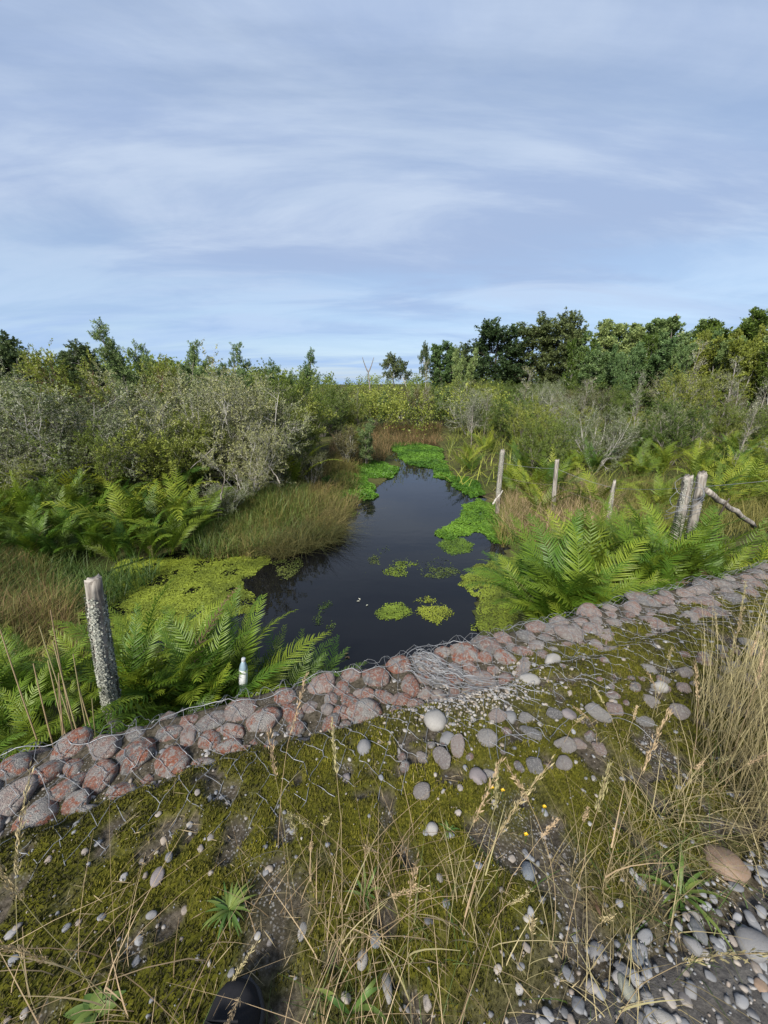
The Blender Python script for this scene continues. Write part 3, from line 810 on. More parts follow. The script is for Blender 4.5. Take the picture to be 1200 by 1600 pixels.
mat_from_px('weed_mat', [(580, 958), (600, 942), (630, 938), (646, 950), (648, 962), (625, 972), (598, 972)], 'bright oval weed mat floating nearest the gabion', 15000, 0.017, M['weed'], group=G_, holes=0.05, seed=11, kind='thing', soft=0.12)
mat_from_px('weed_mat', [(642, 940), (668, 928), (692, 935), (708, 956), (695, 962), (685, 976), (660, 964), (648, 958)], 'looser ragged weed mat touching the right side of the bright oval one', 10000, 0.017, M['weed'], group=G_, holes=0.42, seed=12, kind='thing', soft=0.2)
mat_from_px('weed_mat', [(680, 852), (690, 842), (722, 838), (744, 850), (735, 864), (705, 868)], 'dense pale green oval weed mat at the right shore', 12000, 0.02, M['weed'], group=G_, holes=0.05, seed=13, kind='thing', soft=0.12)
mat_from_px('weed_mat', [(605, 895), (618, 872), (640, 866), (652, 880), (640, 890), (648, 902), (620, 905)], 'broken weed patch with a bright centre in mid pool', 6500, 0.018, M['weed'], group=G_, holes=0.46, seed=14, kind='thing', soft=0.25)
mat_from_px('weed_mat', [(650, 880), (680, 868), (715, 875), (718, 895), (690, 905), (660, 898)], 'thin half sunken weed patch right of the broken bright one', 4500, 0.018, M['weed_dull'], group=G_, holes=0.52, seed=15, kind='thing', soft=0.25, up=0.006)
mat_from_px('weed_mat', [(488, 968), (505, 940), (518, 934), (522, 944), (508, 960), (498, 978)], 'slanting streak of dull weed left of mid pool', 8000, 0.016, M['weed_dull'], group=G_, holes=0.3, seed=16, kind='thing', soft=0.12, up=0.006)
mat_from_px('weed_mat', [(508, 982), (518, 970), (526, 976), (518, 994), (510, 998)], 'small dull weed clump below the slanting streak', 8000, 0.016, M['weed_dull'], group=G_, holes=0.25, seed=17, kind='thing', soft=0.1, up=0.006)
mat_from_px('weed_mat', [(576, 872), (585, 866), (596, 870), (592, 882), (578, 882)], 'little olive weed clump left of the broken patch', 7000, 0.016, M['weed_dull'], group=G_, holes=0.3, seed=18, kind='thing', soft=0.12, up=0.006)
mat_from_px('weed_mat', [(588, 858), (605, 852), (610, 860), (596, 866)], 'smallest olive weed wisp furthest out in mid pool', 6000, 0.016, M['weed_dull'], group=G_, holes=0.3, seed=19, kind='thing', soft=0.1, up=0.006)
mat_from_px('weed_mat', [(562, 900), (575, 884), (582, 890), (572, 905)], 'faint trailing weed below the little olive clump', 4500, 0.015, M['weed_dull'], group=G_, holes=0.4, seed=20, kind='thing', soft=0.15, up=0.006)
mat_from_px('weed_mat', [(430, 880), (455, 865), (475, 880), (455, 905), (435, 910)], 'sparse grey green weed floating beside the left duckweed sheet', 3500, 0.022, M['weed_dull'], group=G_, holes=0.5, seed=21, kind='thing', soft=0.3, up=0.006)
mat_from_px('weed_mat', [(540, 800), (552, 796), (566, 802), (550, 808)], 'little green weed mat off the left grass bank', 4000, 0.03, M['weed'], group=G_, holes=0.2, seed=22, kind='thing', soft=0.1)
rg = np.random.default_rng(44)                     # fallen leaves on the water
for i, (u, v, c, lab) in enumerate([(538, 1022, TAN, 'brown dead leaf floating close to the gabion'), (546, 1030, TAN, 'brown dead leaf floating close to the gabion'), (543, 1026, TAN, 'brown dead leaf floating close to the gabion'),
                     (557, 940, PALE, 'pale leaf afloat between the weed streak and the oval mat'), (563, 938, PALE, 'pale leaf afloat between the weed streak and the oval mat'), (575, 945, PALE, 'pale leaf afloat between the weed streak and the oval mat')]):
    x, y = at(u, v, ZW)
    V, Q = leaves(np.zeros((1, 3)), norm(np.array([[math.cos(i * 2.1), math.sin(i * 2.1), 0.06]])), np.array([[0, 0, 1.0]]), 0.05, 0.024, 0.2)
    o = mk('floating_leaf', V, Q, M['frond_dead'] if c is TAN else M['lichen'], tint=np.full(4, .8)); o.location = (x, y, ZW + 0.006)
    tag(o, lab, 'leaf', 'dead leaves floating on the pool')

# ---------------------------------------------------------------- ferns
def frond_mesh(seed, arch=0.6, pairs=30, plen=0.15, pw=0.020, detail=4, mat=None, name='frond', L=1.0):
    r = np.random.default_rng(seed)
    k = 16
    t = np.linspace(0, 1, k)
    th = R(80) - arch * (t ** 1.5) * R(110) + r.normal(0, 0.03, k).cumsum() * 0.3
    dx = np.cos(th); dz = np.sin(th); side = np.cumsum(r.normal(0, 0.012, k)) + r.normal(0, 0.16) * t ** 2
    P = np.stack([np.cumsum(dx) / k * L, side * 0.5, np.cumsum(dz) / k * L], 1); P -= P[0]
    a = Acc()
    V, Q = tubes(P[None], (0.0065 * (1 - 0.8 * t))[None], 4); a.add(V, Q, 0.55)
    tp = np.linspace(0.13, 0.985, pairs)
    for sgn in (-1, 1):
        tj = tp + r.normal(0, 0.003, pairs); f = np.clip(tj * (k - 1), 0, k - 1.001); i = f.astype(int); w = (f - i)[:, None]
        pos = P[i] * (1 - w) + P[i + 1] * w; T = norm(P[i + 1] - P[i])
        S = np.array([[0, 1.0, 0]]) * sgn; Nn = norm(np.cross(T, np.broadcast_to(np.array([[0, 1.0, 0]]), T.shape)))
        Nn = np.where(Nn[:, 2:3] < 0, -Nn, Nn) if arch > 0 else Nn
        prof = np.minimum(1, 0.45 + (tj - 0.1) * 2.2) * np.clip(1.05 - np.maximum(0, tj - 0.35) ** 1.4 * 1.55, 0.08, 1)
        ln = plen * prof * r.uniform(0.82, 1.12, pairs) * np.where(r.random(pairs) < 0.05, 0.25, 1)
        an = R(72) - tj * R(30) + r.normal(0, 0.05, pairs)
        D = norm(np.cos(an)[:, None] * T + np.sin(an)[:, None] * S + Nn * (0.22 + r.normal(0, 0.08, pairs))[:, None])
        W = norm(np.cross(Nn, D))
        tt = np.linspace(0, 1, detail + 1)
        droop = (0.20 + 0.22 * r.random(pairs))[:, None]
        VV = np.empty((pairs, detail + 1, 3, 3))
        for j, q in enumerate(tt):
            c = pos + D * (ln * q)[:, None] - Nn * (ln[:, None] * droop * q * q) + T * (ln * 0.16 * q * q)[:, None]
            wd = (pw * (0.35 + 0.65 * prof) * (0.62 + 0.6 * q - 1.18 * q ** 3) * 0.5)[:, None]
            VV[:, j, 0] = c - W * wd + Nn * wd * 0.35; VV[:, j, 1] = c; VV[:, j, 2] = c + W * wd + Nn * wd * 0.35
        ii = np.arange(pairs * (detail + 1) * 3).reshape(pairs, detail + 1, 3)
        Q = np.stack([ii[:, :-1, :-1], ii[:, :-1, 1:], ii[:, 1:, 1:], ii[:, 1:, :-1]], -1).reshape(-1, 4)
        tv = np.clip(0.45 + 0.25 * tj + r.normal(0, 0.10, pairs), 0, 1)
        a.add(VV, Q, np.repeat(tv, (detail + 1) * 3))
    return a.build(name, mat, smooth=True, link=False)
FR, FRD, FRM, FRX = [], [], [], []
for k in range(7):
    ar = [0.28, 0.4, 0.52, 0.66, 0.8, 0.45, 0.6][k]
    FR.append(frond_mesh(500 + k, ar, 42, 0.150, 0.0145, 3, M['fern']))
    FRD.append(frond_mesh(520 + k, ar + 0.1, 40, 0.145, 0.0145, 3, M['fern_dark']))
    FRM.append(frond_mesh(540 + k, ar + 0.12, 22, 0.15, 0.024, 2, M['fern_mid']))
for k in range(3): FRX.append(frond_mesh(560 + k, 0.55 + 0.3 * k, 24, 0.07, 0.012, 3, M['frond_dead'], name='dead_frond'))
def fern(x, y, z, L, n, lib, label, group, rg, spread=1.0, dead=0, face=None):
    root = tag(ob('fern', None, loc=(x, y, z)), label, 'fern', group)
    a0 = rg.uniform(0, 6.28)
    for q in range(n):
        yaw = a0 + 6.283 * q / n + rg.normal(0, 0.35)
        if face is not None: yaw = face + rg.normal(0, 1.0)
        ln = L * rg.uniform(0.68, 1.08)
        ob('frond', lib[rg.integers(len(lib))], root, (rg.normal(0, .03), rg.normal(0, .03), 0), (rg.normal(0, 0.22), rg.normal(0.0, 0.20) * spread, yaw), (ln, ln * rg.uniform(.8, 1.1), ln))
    for q in range(dead):
        yaw = rg.uniform(0, 6.28); ln = L * rg.uniform(0.7, 1.0)
        ob('dead_frond', FRX[rg.integers(3)], root, (0, 0, 0), (rg.normal(0, .1), 0, yaw), ln)['label'] = 'withered brown frond'
    return root
def where(u, Y):
    for lim, w in ((110, 'below the far left silver shrub'), (230, 'below the reddish trunked tree'), (340, 'left of the grass bank'), (470, 'behind the left grass bank'),
                   (720, 'beyond the end of the stream'), (790, 'between the green shore and the crooked post'), (870, 'between the crooked post and the thin post'), (960, 'between the thin post and the stump'),
                   (1075, 'between the stump and the pair of posts'), (1150, 'behind the pair of posts and the pole'), (9999, 'right of the sloping pole')):
        if u < lim: break
    return w + (', close by' if Y < 9.5 else ', midway' if Y < 14 else ', well back' if Y < 24 else ', far back')
rg = np.random.default_rng(77)
def gz(x, y): return float(height(np.array([x]), np.array([y]))[0])
LEFT_FERNS = [  # u, Y, top v, label
    (55, 2.05, 985, 13, FR, 'bright green fern left of the lichen covered post'),
    (-40, 1.9, 1010, 11, FR, 'bright green fern cut off by the left side of the view'),
    (10, 2.35, 1050, 9, FRM, 'yellowish fern low behind the leftmost fern'),
    (225, 2.45, 945, 14, FR, 'tall yellow green fern just right of the lichen covered post'),
    (275, 2.35, 950, 12, FR, 'tall arching fern between the post and the bottle'),
    (330, 2.65, 960, 11, FR, 'fern arching to the water left of the bottle'),
    (250, 2.10, 1075, 9, FR, 'low bright fern at the foot of the post near the stones'),
    (400, 2.75, 1010, 12, FRD, 'deep green fern right of the bottle'),
    (450, 2.85, 1000, 12, FRD, 'deep green fern closest to the open water'),
    (340, 2.25, 1085, 8, FRD, 'dark fern in shade behind the stones under the bottle'),
    (120, 2.4, 1080, 9, FRM, 'low fern behind the base of the post'),
    (195, 2.25, 965, 13, FR, 'upright bright fern touching the right side of the post'),
    (305, 2.25, 990, 13, FR, 'bright fern between the tall arching fern and the bottle'),
    (345, 2.5, 960, 12, FR, 'bright fern with its tips over the duckweed above the bottle'),
    (425, 2.55, 1015, 12, FRD, 'deep green fern leaning over the stones right of the bottle'),
    (480, 2.75, 1030, 11, FRD, 'low deep green fern where the stones meet the open water'),
    (20, 1.75, 1085, 10, FR, 'low bright fern against the stones at the far left'),
    (95, 1.78, 1075, 10, FR, 'low bright fern behind the dry canes'),
    (-30, 1.65, 1100, 9, FR, 'low fern against the stones cut off by the left side of the view'),
]
for u, Y, vt, n, lib, lab in LEFT_FERNS:
    x = x_of(u, Y, -0.6); z = gz(x, Y); _, zt = at_y(u, vt, Y)
    z = max(z, zt - 1.25)
    fern(x, Y, z, (zt - z) * 1.17, n + 3, lib, lab, 'ferns on the bank left of the stream', rg, dead=1 if u in (275, 340) else 0)
RIGHT_FERNS = [
    (1058, 3.75, 785, 11, FR, 'fern with the tallest upright frond in front of the twin posts', 1),
    (850, 3.35, 885, 10, FR, 'fern arching over the duckweed nearest the open water', 1),
    (860, 3.35, 830, 12, FR, 'upright fern in the left half of the dense right clump', 1),
    (905, 3.2, 825, 12, FR, 'upright fern in the middle of the dense right clump', 1),
    (950, 3.4, 850, 12, FR, 'full fern with a brown frond in the dense right clump', 2),
    (1000, 3.55, 800, 12, FR, 'tall fern left of the twin posts', 1),
    (1110, 3.75, 835, 11, FR, 'fern below the sloping pole', 1),
    (1165, 3.9, 830, 11, FRM, 'yellowish fern right of the sloping pole', 1),
    (1230, 4.0, 830, 11, FR, 'fern cut off by the right side of the view', 0),
    (880, 2.98, 925, 9, FR, 'low fern tucked against the stones at the right shore', 1),
    (838, 3.9, 860, 10, FRD, 'dark fern at the back of the right clump over the water', 0),
    (925, 3.9, 790, 10, FRM, 'yellowish fern behind the middle of the right clump', 1),
    (1030, 3.2, 880, 9, FR, 'low fern against the stones below the twin posts', 0),
    (970, 3.05, 900, 9, FR, 'low fern against the stones in the right clump', 0),
    (945, 4.7, 792, 11, FR, 'fern hiding the foot of the pointed stump', 1),
    (1000, 4.9, 785, 10, FRM, 'yellowish fern between the stump and the pair of posts', 1),
    (885, 4.6, 800, 10, FR, 'fern at the front of the dry grass below the thin post', 1),
    (840, 3.9, 845, 10, FRD, 'dark fern between grass bank and right clump', 0),
]
for u, Y, vt, n, lib, lab, dd in RIGHT_FERNS:
    x = x_of(u, Y, -0.4); z = gz(x, Y); _, zt = at_y(u, vt, Y)
    z = max(z, zt - 1.3)
    fern(x, Y, z, (zt - z) * 1.26, n + 5, lib, lab, 'ferns in the dense clump beside the gabion', rg, dead=dd)
def too_wet(x, y, m): return float(poly_dist(np.array([x]), np.array([y]), WATER)[0]) > -m
for i, (u, Y) in enumerate([(105, 5.9), (140, 5.75), (172, 5.7), (205, 5.7), (238, 5.8), (265, 6.0), (290, 6.3), (150, 6.3), (195, 6.3), (240, 6.4), (120, 6.6), (75, 6.3), (40, 6.6), (310, 6.8), (-10, 6.6), (15, 5.4), (55, 5.3), (-30, 5.5), (88, 5.45), (5, 6.0), (60, 5.9), (-60, 5.9)]):
    x = x_of(u, Y)
    fern(x, Y, max(gz(x, Y), ZW + .05), rg.uniform(.95, 1.35), int(rg.integers(9, 13)), FR if i % 3 else FRD, ('bright' if i % 3 else 'deep green') + ' fern ' + ('over the duckweed shore, ' if i < 7 else 'in the second row from the shore, ' if i < 15 else 'above the far left rushes, ') + ['seventh', 'leftmost', 'third', 'fourth', 'fifth', 'sixth', 'rightmost'][i % 7] + ' along', 'ferns along the left shore', rg, dead=int(i % 4 == 0))
cnt = 0
for i in range(1500):
    if cnt >= 160: break
    left = rg.random() < 0.38
    Y = rg.uniform(5.9, 9.5) if left else 7.3 + 7.5 * rg.random() ** 1.3
    u = rg.uniform(-60, 480) if left else rg.uniform(690, 1290)
    if left and u > 330 and Y < 8.6: continue
    x = x_of(u, Y)
    if too_wet(x, Y, 0.35): continue
    z = gz(x, Y); L = rg.uniform(1.1, 1.7) if left else rg.uniform(.8, 1.4)
    wh = where(u, Y)
    lib = FRM if rg.random() < 0.75 else FRD; dd = int(rg.random() < 0.25)
    lab = ('big ' if L > 1.5 else 'medium ' if L > 1.28 else 'small ') + ('yellow green ' if lib is FRM else 'deep green ') + ('browning fern ' if dd else 'fern ') + wh
    fern(x, Y, z, L, int(rg.integers(8, 11)), lib, lab, 'ferns in the wet ground along the stream', rg, dead=dd)
    cnt += 1

# ---------------------------------------------------------------- grass and straw
CLEAR = []
for u_, v_, r_ in ((1136, 1362, .10), (1130, 1385, .07), (1182, 1490, .10), (385, 1560, .12), (400, 1592, .14), (360, 1440, .06), (250, 1390, .05), (605, 1550, .05), (1000, 1495, .06), (785, 1250, .04), (822, 1312, .04), (825, 1365, .05)): CLEAR.append(at(u_, v_, .02) + (r_,))
def grass_area(name, label, rg, px_or_pts, n, H, W, mat, z=None, lean=0.35, curve=0.5, clump=0.0, k=3, prefer=None, plane=-0.9):
    poly = [at(u, v, plane) for u, v in px_or_pts] if prefer is None else px_or_pts
    A = np.array(poly); lo, hi = A.min(0), A.max(0)
    x, y = rg.uniform(lo[0], hi[0], n * 3), rg.uniform(lo[1], hi[1], n * 3)
    q = (poly_dist(x, y, poly) + 0.3 * (fbm(x * 2, y * 2, 19, 3) - 0.5) > 0)
    if clump: q &= fbm(x * clump, y * clump, 23, 2) + rg.normal(0, 0.08, len(x)) > 0.5
    if plane > -0.5:
        for ex, ey, er in CLEAR: q &= np.hypot(x - ex, y - ey) > er
    x, y = x[q][:n], y[q][:n]; n = len(x)
    P = np.stack([x, y, np.maximum(height(x, y, plane > -0.5), ZW) - 0.01], 1)
    h = rg.uniform(H[0], H[1], n) * (0.6 + 0.8 * fbm(x * 1.5, y * 1.5, 29, 2))
    V, Q = blades(rg, P, h, rg.uniform(0, 6.28, n), rg.uniform(0, lean, n), rg.uniform(0, curve, n) * 2, rg.uniform(W[0], W[1], n), k)
    t = np.clip(fbm(x * 1.2, y * 1.2, 37, 3) * 1.3 + fbm(x * 6, y * 6, 38, 2) * 0.9 - 0.65 + rg.normal(0, 0.22, n), 0, 1)
    o = mk(name, V, Q, mat, tint=np.repeat(t, (k + 1) * 2))
    return tag(o, label, 'grass', kind='stuff')
rg = np.random.default_rng(15)
BANK = [(300, 850), (330, 800), (380, 755), (440, 730), (520, 722), (560, 735), (560, 770), (535, 800), (515, 818), (470, 832), (420, 842), (360, 850)]
grass_area('grass', 'olive grass hummock on the left bank of the stream', rg, BANK, 13000, (0.14, 0.42), (0.006, 0.014), M['grass_olive'], clump=1.7)
grass_area('grass', 'tufts of rusty sedge among the olive grass on the left bank', rg, BANK, 5000, (0.2, 0.5), (0.005, 0.012), M['grass_brown'], lean=0.7, curve=0.9, clump=2.6)
grass_area('grass', 'fresh green grass at the foot of the left bank hummock', rg, [(290, 850), (320, 800), (400, 770), (470, 760), (500, 800), (440, 835), (360, 850)], 6000, (0.2, 0.5), (0.006, 0.013), M['grass_green'])
grass_area('grass', 'brown dead grass hanging over the left bank', rg, [(400, 835), (470, 812), (520, 790), (540, 806), (510, 830), (440, 850)], 4500, (0.2, 0.5), (0.005, 0.010), M['grass_brown'], lean=0.9, curve=1.0)
grass_area('grass', 'brownish rushes along the left bank behind the lichen covered post', rg, [(-160, 880), (40, 868), (90, 890), (120, 930), (130, 1000), (100, 1060), (-200, 1040)], 9000, (0.18, 0.42), (0.004, 0.010), M['grass_olive'])
grass_area('grass', 'rusty dead grass among the rushes at the far left', rg, [(-160, 900), (40, 880), (110, 920), (125, 1000), (-180, 1030)], 3500, (0.2, 0.5), (0.004, 0.009), M['grass_brown'])
grass_area('grass', 'green grass on the wet left shore', rg, [(-160, 870), (60, 850), (150, 880), (250, 868), (200, 900), (140, 950), (-180, 960)], 6000, (0.15, 0.5), (0.004, 0.010), M['grass_green'])
grass_area('grass', 'dry tawny grass around the thin fence posts', rg, [(785, 815), (790, 775), (860, 760), (960, 790), (960, 830), (880, 838)], 2600, (0.30, 0.68), (0.004, 0.008), M['straw'])
grass_area('grass', 'olive grass under the fence wire on the right bank', rg, [(780, 830), (785, 770), (1000, 760), (1320, 800), (1330, 850), (960, 850)], 11000, (0.25, 0.62), (0.005, 0.011), M['grass_olive'])
grass_area('grass', 'red brown sedge on the bank at the far end of the stream', rg, [(510, 720), (520, 690), (600, 668), (690, 668), (690, 684), (612, 690), (600, 715), (560, 728)], 5000, (0.25, 0.6), (0.010, 0.020), M['grass_brown'])
grass_area('undergrowth', 'tangled olive undergrowth between the shrubs left of the stream', rg, [(-500, 740), (-200, 680), (480, 665), (500, 720), (430, 730), (340, 760), (200, 775), (-100, 800)], 15000, (0.3, 1.0), (0.010, 0.028), M['leaf_olive'], lean=0.8, curve=0.8)
grass_area('undergrowth', 'tangled yellow green undergrowth between the shrubs right of the stream', rg, [(700, 740), (700, 680), (760, 650), (1250, 650), (1700, 720), (1500, 760), (800, 765)], 11000, (0.3, 0.9), (0.010, 0.028), M['leaf_yellow'], lean=0.8, curve=0.8)
def quad_sd(s0, s1, d0, d1): return [xy(s0, d0), xy(s1, d0), xy(s1, d1), xy(s0, d1)]
grass_area('dry_grass', 'tall dry straw grass along the road at the right', rg, [xy(0.75, -1.38), xy(2.9, -1.45), xy(3.4, -0.95), xy(1.6, -0.78), xy(1.0, -1.05)], 2700, (0.22, 0.66), (0.0018, 0.0034), M['straw'], lean=0.25, curve=0.25, plane=0, prefer=1, k=4)
grass_area('dry_grass', 'low dry straw between moss and road', rg, quad_sd(-0.35, 1.1, -1.52, -1.16), 1000, (0.08, 0.26), (0.0015, 0.0027), M['straw'], lean=0.6, curve=0.7, clump=4.0, plane=0, prefer=1, k=4)
grass_area('grass', 'olive grass between moss and road', rg, quad_sd(-1.6, 2.6, -1.55, -1.18), 3800, (0.04, 0.15), (0.0018, 0.0034), M['grass_olive'], lean=0.9, curve=0.9, clump=3.0, plane=0, prefer=1, k=4)
grass_area('dry_grass', 'thin dry straw at the near left of the shoulder', rg, quad_sd(-2.2, -0.4, -1.6, -0.95), 700, (0.10, 0.30), (0.0015, 0.0027), M['straw'], lean=0.6, curve=0.7, clump=3.0, plane=0, prefer=1, k=4)
# standing seed heads
def stem_mesh(seed, H, head=0.16, dens=90, bend=0.2):
    r = np.random.default_rng(seed); a = Acc(); k = 12
    t = np.linspace(0, 1, k); az = r.uniform(0, 6.28)
    P = np.stack([math.cos(az) * bend * .7 * H * t ** 2 + r.normal(0, 0.003, k).cumsum() * .6, math.sin(az) * bend * H * t ** 2 + r.normal(0, 0.003, k).cumsum() * .6, H * t * (1 - 0.1 * bend * t)], 1)
    V, Q = tubes(P[None], (0.0011 - 0.0006 * t)[None], 4); a.add(V, Q, 0.7)
    s_me = a.build('stem', M['straw'], link=False)
    n = dens; tt = 1 - (head / H) * r.random(n) ** 0.9; f = np.clip(tt * (k - 1), 0, k - 1.001); i = f.astype(int); w = (f - i)[:, None]
    pos = P[i] * (1 - w) + P[i + 1] * w; T = norm(P[i + 1] - P[i])
    D = norm(T * 1.0 + r.normal(0, 0.28, (n, 3))); pos = pos + r.normal(0, 0.0028, (n, 3))
    V, Q = leaves(pos, D, norm(r.normal(0, 1, (n, 3))), r.uniform(0.009, 0.018, n), r.uniform(0.002, 0.0034, n), 0.2)
    h_me = mk('seed_head', V, Q, M['straw'], tint=np.repeat(r.uniform(0.35, 1, n), 4), link=False)
    # two long dry blades
    a2 = Acc(); m = 3
    V, Q = blades(r, np.stack([0 * r.random(m), 0 * r.random(m), H * np.array([0.02, 0.12, 0.3])], 1), H * r.uniform(0.15, 0.28, m), r.uniform(0, 6.28, m), 0.4, 0.5, 0.0022, 4)
    return s_me, h_me, mk('leaf_blade', V, Q, M['straw'], tint=np.full(len(V), .5), link=False)
STEMS = [stem_mesh(600 + k, 0.5, [0.10, 0.14, 0.18, 0.12, 0.16, 0.09][k], 110, [0.05, 0.15, 0.3, 0.1, 0.22, 0.5][k]) for k in range(6)]
rg = np.random.default_rng(21)
FEAT = [  # base u,v  top v, label
    (170, 1580, 1310, 'dry grass stem with a thick seed head standing alone at the near left'),
    (205, 1600, 1335, 'thin dry grass stem right of the thick headed one at the near left'),
    (60, 1590, 1330, 'pale dry grass stem nearest the left side of the view'),
    (462, 1400, 1120, 'tall straw with a drooping seed head in front of the wire at centre left'),
    (436, 1330, 1110, 'short straw with a narrow seed head close to the wire'),
    (530, 1500, 1245, 'slender straw rising in the middle of the moss'),
    (496, 1420, 1260, 'thin straw with a small seed head left of the middle'),
    (640, 1560, 1215, 'tall straw leaning left in the middle of the moss'),
    (722, 1460, 1175, 'straw with a feathery seed head below the wire tangle'),
    (742, 1420, 1190, 'straw beside the feathery one below the wire tangle'),
    (700, 1480, 1200, 'pale straw left of the feathery one below the wire tangle'),
    (860, 1480, 1150, 'tall straw right of the yellow flowers'),
    (880, 1500, 1130, 'tallest straw between yellow flowers and dry grass'),
    (940, 1400, 1060, 'tall straw with a nodding seed head before the dry grass'),
    (960, 1600, 1200, 'long bare straw at the road edge'),
]
def straw(x, y, H, label, group, k=None):
    k = rg.integers(6) if k is None else k
    s_, h_, b_ = STEMS[k]
    root = tag(ob('standing_straw', None, loc=(x, y, gz(x, y) - 0.01), rot=(rg.normal(0, .06), rg.normal(0, .06), rg.uniform(0, 6.28)), scale=(1.0, 1.0, 1.0)), label, 'straw', group)
    sc = H / 0.5
    for nm, me in (('stem', s_), ('seed_head', h_), ('leaf_blade', b_)): ob(nm, me, root, scale=(1.0, 1.0, sc) if nm != 'leaf_blade' else sc)
for i, (u, v, vt, lab) in enumerate(FEAT):
    x, y = at(u, v, 0.02); _, zt = at_y(u, vt, y)
    straw(x, y, float(np.clip(zt, 0.15, 0.75)), lab, 'standing straws on the shoulder', i % 6)
SEEN_L = {}
def straw_label(s, d, i):
    q = 'short headed' if i % 6 in (0, 3, 5) else 'long headed'
    if s > 0.7: w = 'in the outer fringe of the tall straw' if s < 1.3 else 'deep in the tall straw at the right'
    else: w = ('near the left side of the view' if s < -1.3 else 'between the lone mauve cobble and the shoe' if s < -.7 else 'above the shoe' if s < -.2 else 'around the upright oval cobble' if s < .3 else 'beside the yellow flowers')
    return q + ' dry straw ' + w + (', close to the road' if d < -1.2 else ', further up the moss')
for i in range(56):
    s, d = (rg.uniform(-1.9, 0.9), rg.uniform(-1.40, -0.85)) if i < 22 else (rg.uniform(0.7, 2.6), rg.uniform(-1.35, -0.75))
    x, y = xy(s, d)
    straw(x, y, rg.uniform(0.16, 0.36) if i < 22 else rg.uniform(0.35, 0.65), straw_label(s, d, i),
          'standing straws on the shoulder', i % 6)
def dry_cane(u, Y, vt, vb, lab):
    x = x_of(u, Y, -0.2); _, zt = at_y(u, vt, Y); _, zb = at_y(u, vb, Y); r = np.random.default_rng(int(u))
    t = np.linspace(0, 1, 8); H = zt - zb
    P = np.stack([r.normal(0, .05) * t + 0.02 * t * t, 0.04 * t, H * t], 1)
    V, Q = tubes(P[None], (0.0045 - 0.002 * t)[None], 5)
    o = mk('dry_cane', V, Q, M['straw'], tint=np.full(len(V), r.uniform(.2, .6))); o.location = (x, Y, zb)
    tag(o, lab, 'cane', 'dry canes left of the post')
for i, (u, vt) in enumerate([(85, 1060), (95, 1040), (103, 960), (112, 985), (118, 1010), (128, 1030), (80, 1080), (140, 1075), (52, 975), (70, 1045), (135, 1100)]):
    dry_cane(u, 1.62 + 0.02 * (i % 4), vt, 1200, ('tallest' if vt == 960 else 'outermost' if u == 52 else 'closest to the post of the' if u == 140 else 'short' if vt > 1070 else 'middling' if vt > 1020 else 'tall') + ' thin dry cane' + ('s' if u == 140 else '') + ' in the bundle beside the lichen post')

# green rosettes, tufts and flowers on the shoulder
def rosette(u, v, rad, n, width, mat, label, cat='plant', lift=0.5, name='rosette_plant'):
    x, y = at(u, v, 0.02); r = np.random.default_rng(int(u * 7 + v))
    root = tag(ob(name, None, loc=(x, y, gz(x, y))), label, cat, 'green plants on the shoulder')
    for q in range(n):
        L = rad * r.uniform(0.6, 1.1); k = 6; t = np.linspace(0, 1, k)
        up = lift * r.uniform(0.5, 1.6)
        c = np.stack([L * t, 0 * t, L * (up * t - up * 0.8 * t * t)], 1); w = width * np.sin(np.pi * (0.08 + 0.90 * t ** 0.8)) * 0.5
        V = np.stack([c + np.stack([0 * t, -w, 0.25 * w], 1), c, c + np.stack([0 * t, w, 0.25 * w], 1)], 1)
        i = np.arange(k * 3).reshape(k, 3); Q = np.stack([i[:-1, :-1], i[:-1, 1:], i[1:, 1:], i[1:, :-1]], -1).reshape(-1, 4)
        o = mk('leaf', V, Q, mat, root, tint=np.full(k * 3, r.uniform(0.3, 1)), smooth=True); o.rotation_euler = (r.normal(0, .15), 0, q * 2.4 + r.normal(0, .3))
rosette(360, 1432, 0.080, 46, 0.009, M['grass_green'], 'bright green leafy rosette in the straw above the black shoe', lift=0.7)
rosette(150, 1588, 0.07, 9, 0.028, M['grass_green'], 'broad leaved green rosette at the bottom left')
rosette(570, 1402, 0.07, 7, 0.008, M['grass_green'], 'small green grass tuft in the middle of the moss', lift=1.6, cat='grass tuft', name='grass_tuft')
rosette(548, 1590, 0.10, 6, 0.012, M['grass_green'], 'green blades at the bottom right of the shoe', lift=1.7, cat='grass tuft', name='grass_tuft')
rosette(1065, 1392, 0.15, 15, 0.012, M['grass_green'], 'green strap leaved tuft at the road edge near the tan boulder', lift=0.8, cat='grass tuft', name='grass_tuft')
rosette(700, 1306, 0.045, 16, 0.006, M['grass_green'], 'tiny feathery green tuft above the cream pebble', lift=1.0, cat='grass tuft', name='grass_tuft')
rosette(930, 1412, 0.05, 9, 0.012, M['frond_dead'], 'reddish withered rosette in the straw near the road')
M['petal'] = simple('yellow_petal', (0.62, 0.40, 0.01), 0.6)
